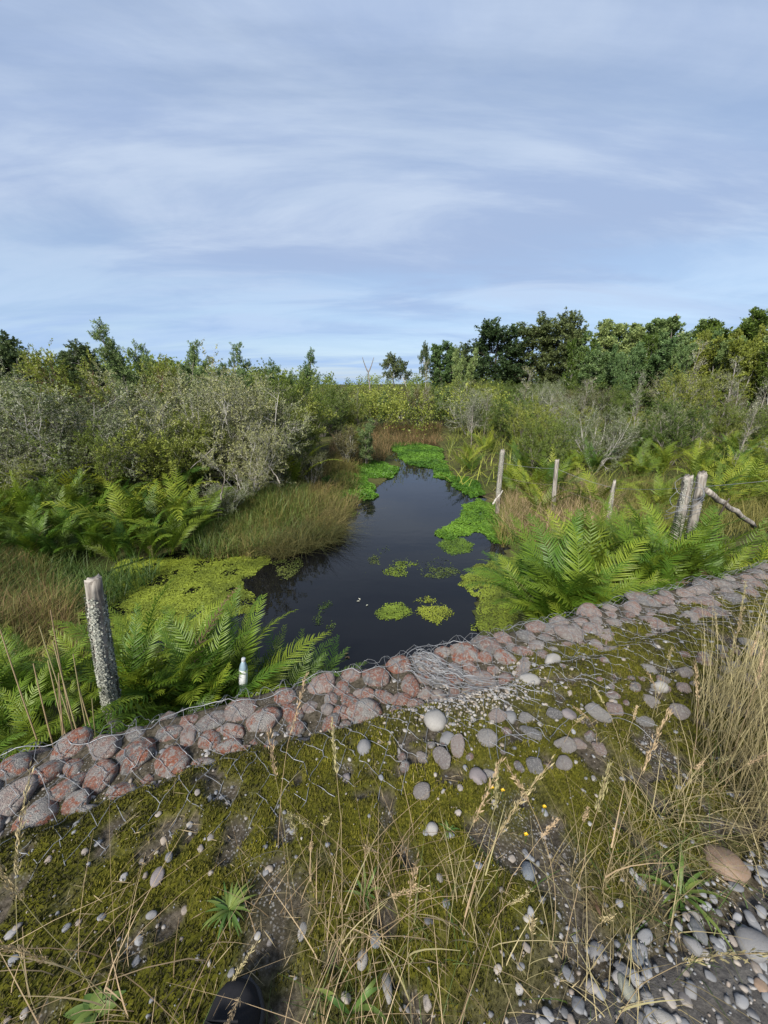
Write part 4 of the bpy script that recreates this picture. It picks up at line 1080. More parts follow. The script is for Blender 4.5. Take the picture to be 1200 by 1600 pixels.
for u, v, lab in [(785, 1243, 'yellow flower in moss left of the tall straws'), (768, 1241, 'small yellow flower just left of another one below the wire'), (850, 1268, 'yellow flower among the tall straws'), (822, 1307, 'lowest yellow flower above the blue grey cobble')]:
    x, y = at(u, v, 0.05)
    root = tag(ob('yellow_flower', None, loc=(x, y, gz(x, y))), lab, 'flower', 'yellow flowers in the moss')
    V, Q = tubes(np.array([[[0, 0, 0], [0.002, 0, 0.02], [0.0, 0.002, 0.045]]]), np.full((1, 3), 0.0013), 4); mk('stem', V, Q, M['grass_green'], root, tint=np.full(len(V), .5))
    n = 14; a_ = np.arange(n) * 2.4
    D = norm(np.stack([np.cos(a_), np.sin(a_), 0.25 + 0.5 * (np.arange(n) % 3)], 1)); V, Q = leaves(np.tile([[0, 0.002, 0.045]], (n, 1)), D, np.tile([[0, 0, 1.0]], (n, 1)), 0.009, 0.006, .1)
    mk('petals', V, Q, M['petal'], root)

# ---------------------------------------------------------------- fence, posts, bottle, shoe
def post_mesh(seed, H, r0, r1, split=0.0, flat=False):
    r = np.random.default_rng(seed); k, n = 26, 22
    V = np.empty((k, n, 3)); a = np.arange(n) * 2 * np.pi / n
    gro = r.normal(0, 0.055, n)
    for j in range(k):
        t = j / (k - 1); rad = (r0 + (r1 - r0) * t) * (1 + gro + 0.03 * np.sin(3 * a + 5 * t + seed) + r.normal(0, 0.012, n))
        V[j, :, 0] = rad * np.cos(a) + 0.014 * math.sin(3 * t + seed); V[j, :, 1] = rad * np.sin(a); V[j, :, 2] = H * t
    V[-1, :, 2] += split * np.cos(a - 1.0) * r0 + r.normal(0, 0.008, n)
    i = np.arange(k * n).reshape(k, n); nx = np.roll(i, -1, 1)
    Q = np.stack([i[:-1], nx[:-1], nx[1:], i[1:]], -1).reshape(-1, 4)
    cap = V[-1].mean(0); VV = np.concatenate([V.reshape(-1, 3), cap[None] - [[0, 0, 0.006]]])
    T = np.stack([i[-1], nx[-1], np.full(n, k * n)], -1)
    return VV, Q, T, V
def crust(V, rg, n, zlo, zhi, H, mask_seed, thr, size=0.022):
    """curled lichen flakes over the sides of a post"""
    k, m, _ = V.shape
    t = rg.uniform(zlo, zhi, n); a = rg.uniform(0, 6.28, n)
    keep = fbm(a * 1.6 + 5, t * 7, mask_seed, 3) + 0.1 * np.sin(a) > thr
    t, a = t[keep], a[keep]; n = len(t)
    j = np.clip((t * (k - 1)).astype(int), 0, k - 1); i = np.round(a / 6.283 * m).astype(int) % m
    P = V[j, i] + rg.normal(0, 0.003, (n, 3)); P[:, 2] += rg.uniform(-.5, .5, n) * H / k
    out = norm(np.stack([np.cos(a), np.sin(a), 0 * a], 1))
    D = norm(np.cross(out, norm(rg.normal(0, 1, (n, 3)))) + out * 0.15)
    s = size * 0.5 * rg.uniform(0.5, 1.4, n)
    return leaves(P + out * 0.003, D, out, s, s * 0.9, 0.35)
def fence_post(u, Y, vt, length, r0, r1, label, lean=(0, 0), seed=0, lich=(0.0, 1.0, 0.5, 700), split=0.2, vb=None, ub=None):
    x = x_of(u, Y, 0.2); _, zt = at_y(u, vt, Y); x = (u - 600) / F_PX * (Y * CP + (CAM_H - zt) * SP)
    zb = zt - length
    root = tag(ob('fence_post', None), label, 'fence post', 'old wooden fence posts')
    VV, Q, T, V = post_mesh(seed, length, r0, r1, split)
    mk('wood', VV, [Q, T], M['post'], root, smooth=True)
    rg = np.random.default_rng(seed + 50)
    if lich:
        LV, LQ = crust(V, rg, lich[3], lich[0], lich[1], length, seed, lich[2]); mk('lichen', LV, LQ, M['post_lichen'], root, tint=np.repeat(rg.random(len(LQ)), 4))
    root.rotation_euler = (lean[0], lean[1], 0)
    off = Matrix.Rotation(lean[1], 3, 'Y') @ Matrix.Rotation(lean[0], 3, 'X') @ Vector((0, 0, length))
    root.location = (x - off.x, Y - off.y, zt - off.z)
    return Vector((x, Y, zt))
p_left = fence_post(146, 1.95, 906, 1.55, 0.044, 0.042, 'grey post crusted with pale lichen at the left above the ferns', (0.0, 0.095), 3, (0.42, 0.93, 0.33, 17000), 0.25)
p_a = fence_post(1074, 4.2, 745, 1.25, 0.052, 0.043, 'lichen covered post standing on the left of the pair at the right', (0, -0.07), 5, (0.45, 1.0, 0.42, 7000), 0.3)
p_b = fence_post(1097, 4.40, 740, 1.3, 0.050, 0.044, 'bluish grey post with a rounded top on the right of the pair', (0, -0.055), 6, (0.5, 1.0, 0.56, 4000), 0.5)
p_c = fence_post(872, 7.4, 718, 1.35, 0.040, 0.036, 'thin upright grey post in the dry grass', (0, -0.03), 8, (0.4, 1.0, 0.58, 700), 0.2)
p_d = fence_post(961, 6.6, 752, 1.0, 0.060, 0.022, 'short pointed post stump between the thin post and the pair', (0, -0.03), 9, (0.5, 1.0, 0.55, 900), 0.6)
p_e = fence_post(785, 8.2, 704, 1.4, 0.050, 0.045, 'crooked lichen covered post at the water edge left of the dry grass', (0, -0.02), 10, (0.3, 1.0, 0.36, 6000), 0.6)
def wire(name, pts, label, r=0.0022, sag=0.03, mat='rusty_wire'):
    a = Acc()
    for A, B in zip(pts[:-1], pts[1:]):
        t = np.linspace(0, 1, 14)[:, None]
        P = np.array(A) * (1 - t) + np.array(B) * t; P[:, 2] -= sag * 4 * (t * (1 - t))[:, 0]
        V, Q = tubes(P[None], np.full((1, 14), r), 4); a.add(V, Q)
    return tag(a.build(name, M[mat]), label, 'wire', 'fence wires')
V3 = lambda v, dz: (v.x, v.y, v.z + dz)
far_r = Vector((6.6, 5.4, p_a.z - 0.05)); far_l = Vector((-0.6, 8.6, -0.1))
wire('fence_wire', [V3(far_r, -.12), V3(p_b, -.16), V3(p_d, -.12), V3(p_c, -.18), V3(p_e, -.26)], 'upper strand of fence wire along the right bank', 0.0028, 0.03, 'wire')
wire('fence_wire', [V3(p_b, -.48), V3(p_d, -.42), V3(p_c, -.50), V3(p_e, -.55)], 'lower strand of fence wire hanging in the right bank grass', 0.0026, 0.05, 'rusty_wire')
def wire_coil():
    a = Acc(); t = np.linspace(0, 1, 40)
    for q in range(4):
        c = np.array([p_a.x + 0.02, p_a.y - 0.05, p_a.z - 0.13 - 0.10 * q]); an = t * 6.283
        rx = 0.15 + 0.015 * q
        P = np.stack([c[0] + 0.02 + rx * np.cos(an), c[1] + 0.03 + 0.12 * np.sin(an), c[2] + 0.09 * np.sin(an * 1 + q) + 0.01 * np.sin(5 * an)], 1)
        V, Q = tubes(P[None], np.full((1, 40), 0.0028), 4); a.add(V, Q)
    tag(a.build('wire_coil', M['wire']), 'loops of wire wound around the pair of posts', 'wire')
wire_coil()
def pole(A, B, r, name, label, mat):
    n = 10; t = np.linspace(0, 1, n); rr = np.random.default_rng(4)
    P = np.array(A)[None] * (1 - t[:, None]) + np.array(B)[None] * t[:, None] + rr.normal(0, 0.006, (n, 3))
    V, Q = tubes(P[None], np.linspace(r, r * 0.85, n)[None] * rr.uniform(0.92, 1.08, (1, n)), 10)
    nV = len(V); V = np.concatenate([V, P[:1], P[-1:]]); i = np.arange(10); 
    T = np.concatenate([np.stack([np.roll(i, -1), i, np.full(10, nV)], -1), np.stack([nV - 10 + i, nV - 10 + np.roll(i, -1), np.full(10, nV + 1)], -1)])
    tag(mk(name, V, [Q, T], mat, smooth=True), label, 'pole')
b1 = at_y(1098, 765, 4.25); b2 = at_y(1180, 822, 4.6)
pole((b1[0], 4.2, b1[1]), (b2[0], 4.6, b2[1]), 0.032, 'brace_pole', 'grey wooden pole sloping down from the pair of posts', M['post'])
def stick(u0, v0, Y0, u1, v1, Y1, r, name, label, mat, seed, curl=0.03):
    a = at_y(u0, v0, Y0); b = at_y(u1, v1, Y1); rr = np.random.default_rng(seed); n = 12; t = np.linspace(0, 1, n)
    P = np.stack([a[0] + (b[0] - a[0]) * t, Y0 + (Y1 - Y0) * t, a[1] + (b[1] - a[1]) * t], 1) + np.cumsum(rr.normal(0, curl / 4, (n, 3)), 0)
    V, Q = tubes(P[None], (r * np.linspace(1, .35, n))[None], 6)
    tag(mk(name, V, Q, M[mat], smooth=True), label, 'branch')
stick(335, 700, 7.6, 300, 735, 7.2, 0.013, 'dead_branch', 'thin grey branch reaching out of the left ferns', 'bark', 2)
stick(345, 780, 6.9, 350, 735, 6.9, 0.018, 'dead_branch', 'short grey snag in the ferns left of the grass bank', 'bark', 3)
stick(438, 755, 7.8, 420, 722, 7.9, 0.016, 'dead_branch', 'grey crooked stick on top of the left grass bank', 'bark', 5)
stick(770, 788, 7.9, 788, 762, 8.1, 0.025, 'dead_branch', 'curved pale root at the foot of the crooked post', 'bark_pale', 7)
stick(1113, 838, 3.95, 1132, 780, 4.0, 0.022, 'dead_branch', 'dark charred stick leaning below the sloping pole', 'bark_dark', 8)
stick(662, 575, 40, 660, 690, 40, 0.03, 'dead_branch', 'thin dead stake in the vivid green water plants', 'bark', 9) if False else None

def lathe(prof, n=20):
    prof = np.array(prof); a = np.arange(n) * 2 * np.pi / n
    V = np.stack([prof[:, None, 0] * np.cos(a), prof[:, None, 0] * np.sin(a), np.broadcast_to(prof[:, None, 1], (len(prof), n))], -1)
    i = np.arange(len(prof) * n).reshape(len(prof), n); nx = np.roll(i, -1, 1)
    return V.reshape(-1, 3), np.stack([i[:-1], nx[:-1], nx[1:], i[1:]], -1).reshape(-1, 4)
def bottle():
    Y = 2.38; x = x_of(366, Y, 0.0); _, zt = at_y(367, 1028, Y); _, zb = at_y(362, 1078, Y)
    H = zt - zb; r = 0.030
    root = tag(ob('plastic_bottle', None, loc=(x - 0.01, Y, zb), rot=(0.05, 0.12, 0.3)), 'small white plastic bottle with a blue tint caught in the ferns', 'bottle')
    clear = simple('bluish_plastic', (0.22, 0.30, 0.36), 0.25); white = simple('white_label', (0.72, 0.74, 0.76), 0.5)
    V, Q = lathe([(0.001, 0), (r * .8, 0.002), (r, 0.012), (r, H * .70), (r * .9, H * .78), (r * .55, H * .88), (r * .42, H * .93), (0.001, H * .935)]); mk('body', V, Q, clear, root, smooth=True)
    V, Q = lathe([(r * 1.01, H * .24), (r * 1.03, H * .25), (r * 1.03, H * .68), (r * 1.01, H * .69)]); mk('label', V, Q, white, root, smooth=True)
    V, Q = lathe([(r * .48, H * .92), (r * .5, H * .925), (r * .5, H), (r * .45, H * 1.01), (0.001, H * 1.012)]); mk('cap', V, Q, simple('grey_cap', (0.35, 0.36, 0.38), .4), root, smooth=True)
bottle()
def shoe():
    x, y = at(382, 1545, 0.05)
    root = tag(ob('shoe', None, loc=(x + 0.005, y + 0.012, gz(x, y) + 0.012), rot=(0, 0, R(-8)), scale=(1.25, 1.1, 1.45)), 'toe of a black shoe at the bottom of the view', 'shoe')
    blk = simple('black_mesh_fabric', (0.010, 0.010, 0.012), 0.85, spec=0.2); sol = simple('black_rubber', (0.016, 0.016, 0.017), 0.7)
    ns, n = 22, 24; t = np.linspace(0, 1, ns)          # 0 toe .. 1 heel, length .29
    Vu = np.empty((ns, n, 3)); Vs = np.empty((ns, n, 3)); a = np.arange(n) * 2 * np.pi / n
    for j, q in enumerate(t):
        w = 0.052 * (min(1, (q / 0.16)) ** 0.5 if q < 0.16 else 1) * (1 - 0.22 * sstep(0.35, 0.62, q) + 0.06 * sstep(0.7, 0.85, q)) * (1 - 0.75 * max(0, (q - 0.9) / 0.1) ** 3)
        h = 0.050 * (min(1, q / 0.10) ** 0.5) + 0.055 * sstep(0.2, 0.6, q)
        Vu[j, :, 0] = w * np.sign(np.cos(a)) * np.abs(np.cos(a)) ** 0.8; Vu[j, :, 1] = -0.29 * q; Vu[j, :, 2] = 0.022 + h * np.maximum(0, np.sin(a)) ** 0.85
        Vs[j, :, 0] = (w + 0.006) * np.cos(a); Vs[j, :, 1] = -0.29 * q + 0.006 * (1 - 2 * q); Vs[j, :, 2] = 0.014 + 0.013 * np.sign(np.sin(a)) * np.abs(np.sin(a)) ** 0.4 + 0.012 * max(0, 0.2 - q)
    i = np.arange(ns * n).reshape(ns, n); nx = np.roll(i, -1, 1); Q = np.stack([i[:-1], nx[:-1], nx[1:], i[1:]], -1).reshape(-1, 4)
    mk('upper', Vu.reshape(-1, 3), Q, blk, root, smooth=True); mk('sole', Vs.reshape(-1, 3), Q, sol, root, smooth=True)
    V, Q = lathe([(0.040, 0.07), (0.043, 0.10), (0.042, 0.135), (0.037, 0.137), (0.036, 0.09)]); c = mk('collar', V, Q, blk, root, smooth=True); c.location = (0, -0.21, 0)
    P = np.array([[[0.03 * math.cos(k_ * math.pi), -0.09 - 0.012 * k_, 0.088 + 0.004 * k_] for k_ in range(6)]]); V, Q = tubes(P, np.full((1, 6), 0.003), 5); mk('lace', V, Q, blk, root, smooth=True)
shoe()

# ---------------------------------------------------------------- shrubs and trees
def interp(P, Rr, t):
    n, k, _ = P.shape; f = np.clip(t * (k - 1), 0, k - 1.0001); i = f.astype(int); w = f - i; r = np.arange(n)[:, None]
    pos = P[r, i] * (1 - w[..., None]) + P[r, i + 1] * w[..., None]
    return pos, norm(P[r, i + 1] - P[r, i]), Rr[r, i] * (1 - w) + Rr[r, i + 1] * w
def walk(rg, start, D, L, k, up, wob):
    n = len(start); P = np.empty((n, k, 3)); P[:, 0] = start; D = D.copy(); st = (L / (k - 1))[:, None]
    for j in range(1, k):
        D = norm(D + rg.normal(0, wob, (n, 3)) + np.array([0, 0, up])); P[:, j] = P[:, j - 1] + D * st
    return P
def sprout(rg, P, Rr, c, t0, t1, ang, L, k, up, wob, prof=None, taper=0.3, rscale=0.6):
    n = len(P); t = t0 + (t1 - t0) * (np.arange(c)[None] + rg.random((n, c))) / c
    pos, T, rr = interp(P, Rr, t)
    pos, T, rr, t = pos.reshape(-1, 3), T.reshape(-1, 3), rr.ravel(), t.ravel()
    q = rg.normal(0, 1, T.shape); q = norm(q - (q * T).sum(1, keepdims=True) * T)
    a = ang + rg.normal(0, 0.2, len(T))
    D = np.cos(a)[:, None] * T + np.sin(a)[:, None] * q
    ln = L * rg.uniform(0.6, 1.2, len(T)) * (prof(t) if prof else 1)
    C_ = walk(rg, pos, D, ln, k, up, wob)
    return C_, (rr * rscale)[:, None] * np.linspace(1, taper, k)[None]
def plant_mesh(kind, seed):
    rg = np.random.default_rng(seed); S = SPEC[kind]; H = S['H']; n = S['stems']
    az = np.arange(n) * 2.4 + rg.normal(0, .3, n); sp = S['spread'] * (0.35 + 0.65 * rg.random(n)) if n > 1 else np.array([S['spread'] * 0.1])
    D = norm(np.stack([np.cos(az) * sp, np.sin(az) * sp, np.ones(n)], 1))
    st = np.stack([np.cos(az), np.sin(az), 0 * az], 1) * (0.12 * H * 0.3 if n > 1 else 0)
    P = walk(rg, st, D, H * (0.95 if n == 1 else 1) * rg.uniform(0.72, 1.0, n) if n > 1 else np.array([H * .96]), 10, S.get('up0', 0.02), S.get('wob', 0.08))
    Rr = (S['r'] * rg.uniform(.7, 1.1, n))[:, None] * np.linspace(1, .22, 10)[None]
    W = Acc(); V, Q = tubes(P, Rr, 6); W.add(V, Q, .6)
    B1, R1 = sprout(rg, P, Rr, S['c'][0], S['t0'], 0.98, S['a'][0], S['l'][0] * H, 7, S['up'], S.get('wob1', .13), S.get('prof')); V, Q = tubes(B1, R1, 4); W.add(V, Q, .6)
    B2, R2 = sprout(rg, B1, R1, S['c'][1], .25, 1, S['a'][1], S['l'][1] * H, 5, S['up'], .16); V, Q = tubes(B2[:, ::2], R2[:, ::2], 3); W.add(V, Q, .6)
    last = B2; lr = R2
    if S['c'][2]:
        B3, R3 = sprout(rg, B2, R2, S['c'][2], .2, 1, .7, S['l'][2] * H, 4, S['up'], .2); V, Q = tubes(B3[:, [0, 3]], np.maximum(R3, 0.0015 * H / 3)[:, [0, 3]], 3); W.add(V, Q, .6); last, lr = B3, R3
    out = {'branches': W.build('branches', M[S['bark']], smooth=True, link=False)}
    m = S['leaf'][0]
    if m:
        keep = rg.random(len(last)) < S.get('dens', 1)
        t = rg.random((keep.sum(), m)) ** 0.7; pos, T, _ = interp(last[keep], lr[keep], t); pos, T = pos.reshape(-1, 3), T.reshape(-1, 3); N_ = len(pos)
        D = norm(T * .7 + rg.normal(0, .55, (N_, 3)) + np.array([0, 0, S.get('leafup', .15)])); Nn = norm(rg.normal(0, .6, (N_, 3)) + np.array([0, 0, .8]))
        V, Q = leaves(pos + rg.normal(0, S['leaf'][1] * .25, (N_, 3)), D, Nn, S['leaf'][1] * rg.uniform(.6, 1.3, N_), S['leaf'][2] * rg.uniform(.6, 1.3, N_), .15)
        cl = np.repeat(rg.normal(0, .17, keep.sum()), m)
        out['foliage'] = mk('foliage', V, Q, M[S['mat']], tint=np.repeat(np.clip(.45 + cl + rg.normal(0, .18, N_), 0, 1), 4), link=False)
    ml = S.get('lichen', 0)
    if ml:
        src = np.concatenate([B2, B1[:, [0, 2, 3, 5, 6]]]); sr = np.concatenate([R2, R1[:, [0, 2, 3, 5, 6]]]); t = rg.random((len(src), ml)); pos, T, _ = interp(src, sr, t); pos, T = pos.reshape(-1, 3), T.reshape(-1, 3); N_ = len(pos)
        D = norm(T * .6 + rg.normal(0, .6, (N_, 3)) - np.array([0, 0, .25])); V, Q = leaves(pos + rg.normal(0, .012, (N_, 3)), D, norm(rg.normal(0, 1, (N_, 3))), rg.uniform(.02, .075, N_) * S.get('lsz', 1), rg.uniform(.010, .026, N_) * S.get('lsz', 1), .3)
        out['beard_lichen'] = mk('beard_lichen', V, Q, M['lichen'], tint=np.repeat(rg.random(N_), 4), link=False)
    zmax = float(np.percentile(last[:, :, 2], 99.8)) if m else max(float(np.max(P[:, :, 2])), float(B1[:, :, 2].max()))
    return out, zmax
cone = lambda t: 1.12 - t * 1.02
rnd = lambda t: 0.35 + 0.9 * np.sin(np.pi * np.clip(t, 0, 1) ** 0.8)
flat = lambda t: 0.3 + 1.0 * t
SPEC = {
 'lichen_shrub': dict(H=3, stems=9, spread=.75, r=.030, c=(8, 6, 4), t0=.18, a=(.8, .8), l=(.28, .14, .07), up=.05, leaf=(13, .050, .026), mat='leaf_grey', bark='bark_pale', lichen=7, dens=.9, cat='shrub'),
 'olive_shrub': dict(H=3, stems=8, spread=.55, r=.030, c=(9, 6, 4), t0=.15, a=(.7, .7), l=(.26, .13, .07), up=.12, leaf=(16, .055, .028), mat='leaf_olive', bark='bark', lichen=0, cat='shrub'),
 'bright_shrub': dict(H=2.2, stems=9, spread=.75, r=.022, c=(7, 6, 4), t0=.12, a=(.75, .75), l=(.30, .15, .08), up=.10, leaf=(15, .055, .028), mat='leaf_yellow', bark='bark', lichen=0, cat='shrub'),
 'brown_shrub': dict(H=2.6, stems=9, spread=.45, r=.022, c=(8, 6, 3), t0=.15, a=(.55, .6), l=(.26, .13, .07), up=.16, leaf=(15, .055, .022), mat='leaf_brown', bark='bark_pale', lichen=2, cat='shrub'),
 'spire_shrub': dict(H=3.4, stems=4, spread=.16, r=.030, c=(34, 6, 3), t0=.10, a=(.95, .6), l=(.135, .055, .028), up=.06, leaf=(14, .048, .020), mat='leaf_mid', bark='bark', lichen=1, prof=cone, cat='shrub'),
 'red_tree': dict(H=4.2, stems=2, spread=.35, r=.075, c=(12, 7, 4), t0=.52, a=(.9, .8), l=(.24, .12, .06), up=.08, leaf=(20, .06, .028), mat='leaf_olive', bark='bark_red', lichen=1, prof=rnd, wob=.10, cat='tree'),
 'dark_tree': dict(H=10, stems=1, spread=.2, r=.20, c=(46, 8, 4), t0=.14, a=(1.15, .75), l=(.34, .12, .05), up=.03, leaf=(18, .24, .13), mat='leaf_dark', bark='bark_dark', lichen=0, prof=lambda t: 1.1 - 0.75 * t ** 1.4, cat='tree'),
 'round_tree': dict(H=8.5, stems=4, spread=.20, r=.11, c=(14, 8, 4), t0=.10, a=(.75, .7), l=(.19, .085, .04), up=.16, leaf=(17, .20, .11), mat='leaf_mid', bark='bark', lichen=0, prof=lambda t: 1.25 - 0.95 * t, cat='tree'),
 'olive_tree': dict(H=8, stems=4, spread=.20, r=.11, c=(12, 8, 4), t0=.12, a=(.7, .75), l=(.19, .09, .042), up=.15, leaf=(17, .20, .10), mat='leaf_olive', bark='bark_pale', lichen=0, prof=rnd, cat='tree'),
 'flat_tree': dict(H=7, stems=1, spread=.2, r=.15, c=(20, 7, 3), t0=.50, a=(1.05, .8), l=(.26, .12, .05), up=.05, leaf=(18, .18, .10), mat='leaf_dark', bark='bark_pale', lichen=0, prof=lambda t: .35 + .75 * np.sin(np.pi * np.clip(t, 0, .97)), wob=.10, cat='tree'),
 'snag': dict(H=4, stems=1, spread=.1, r=.040, c=(16, 6, 3), t0=.22, a=(.7, .7), l=(.15, .07, .04), up=.12, leaf=(3, .05, .025), mat='leaf_grey', bark='bark', lichen=5, lsz=1.2, up0=.12, wob=.05, cat='dead tree'),
}
PROTO = {}
for kind in SPEC:
    nv = 3 if kind in ('lichen_shrub', 'olive_shrub', 'bright_shrub') else 1 if kind in ('flat_tree', 'red_tree') else 2
    PROTO[kind] = [plant_mesh(kind, 1000 + 37 * k + len(kind)) for k in range(nv)]
rg = np.random.default_rng(31)
def plant(kind, u, Y, vt=None, label='', group=None, h=None, var=None, wide=1.0):
    x = x_of(u, Y, -0.5); z = gz(x, Y)
    if h is None:
        _, zt = at_y(u, vt, Y); h = zt - z
    parts, zm = PROTO[kind][rg.integers(len(PROTO[kind])) if var is None else var]
    s = h / zm
    nm = {'snag': 'dead_tree', 'red_tree': 'slender_tree', 'flat_tree': 'umbrella_tree', 'round_tree': 'leafy_tree', 'olive_tree': 'leafy_tree', 'dark_tree': 'dark_tree'}.get(kind, 'shrub')
    root = tag(ob(nm, None, loc=(x, Y, z - 0.03), rot=(0, 0, rg.uniform(0, 6.28)), scale=(s * wide, s * wide, s)), label, SPEC[kind]['cat'], group)
    for pn, me in parts.items():
        pn2 = {'branches': 'trunk', 'foliage': 'crown'}.get(pn, pn) if SPEC[kind]['cat'] != 'shrub' else pn
        c_ = ob(pn2, me, root)
        if pn == 'beard_lichen': c_['kind'] = 'stuff'
    return root
LS = 'lichen draped grey shrubs left of the stream'
for kind, u, Y, vt, w, lab in [
    ('lichen_shrub', 70, 8.0, 585, 1.2, 'silver grey lichen shrub at the far left above the ferns'),
    ('lichen_shrub', -30, 7.4, 620, 1.2, 'silver grey shrub cut off by the left side of the view'),
    ('lichen_shrub', 135, 8.6, 572, 1.2, 'tallest silver grey lichen shrub left of the red trunked tree'),
    ('lichen_shrub', 195, 8.3, 640, 1.2, 'silver grey shrub under the red trunked tree'),
    ('lichen_shrub', 10, 9.6, 575, 1.1, 'grey shrub behind the far left lichen shrub'),
    ('lichen_shrub', 345, 9.2, 560, 1.1, 'pale lichen shrub right of the red trunked tree'),
    ('lichen_shrub', 400, 9.4, 575, 1.0, 'pale lichen shrub above the grass bank'),
    ('lichen_shrub', 385, 8.2, 640, 1.0, 'bare grey lichen shrub standing at the edge of the grass bank'),
    ('lichen_shrub', 290, 10.2, 556, 1.1, 'pale grey shrub behind the red trunked tree'),
    ('lichen_shrub', 95, 7.3, 680, 1.1, 'low grey shrub in the ferns at the left'),
]: plant(kind, u, Y, vt, lab, LS, wide=w)
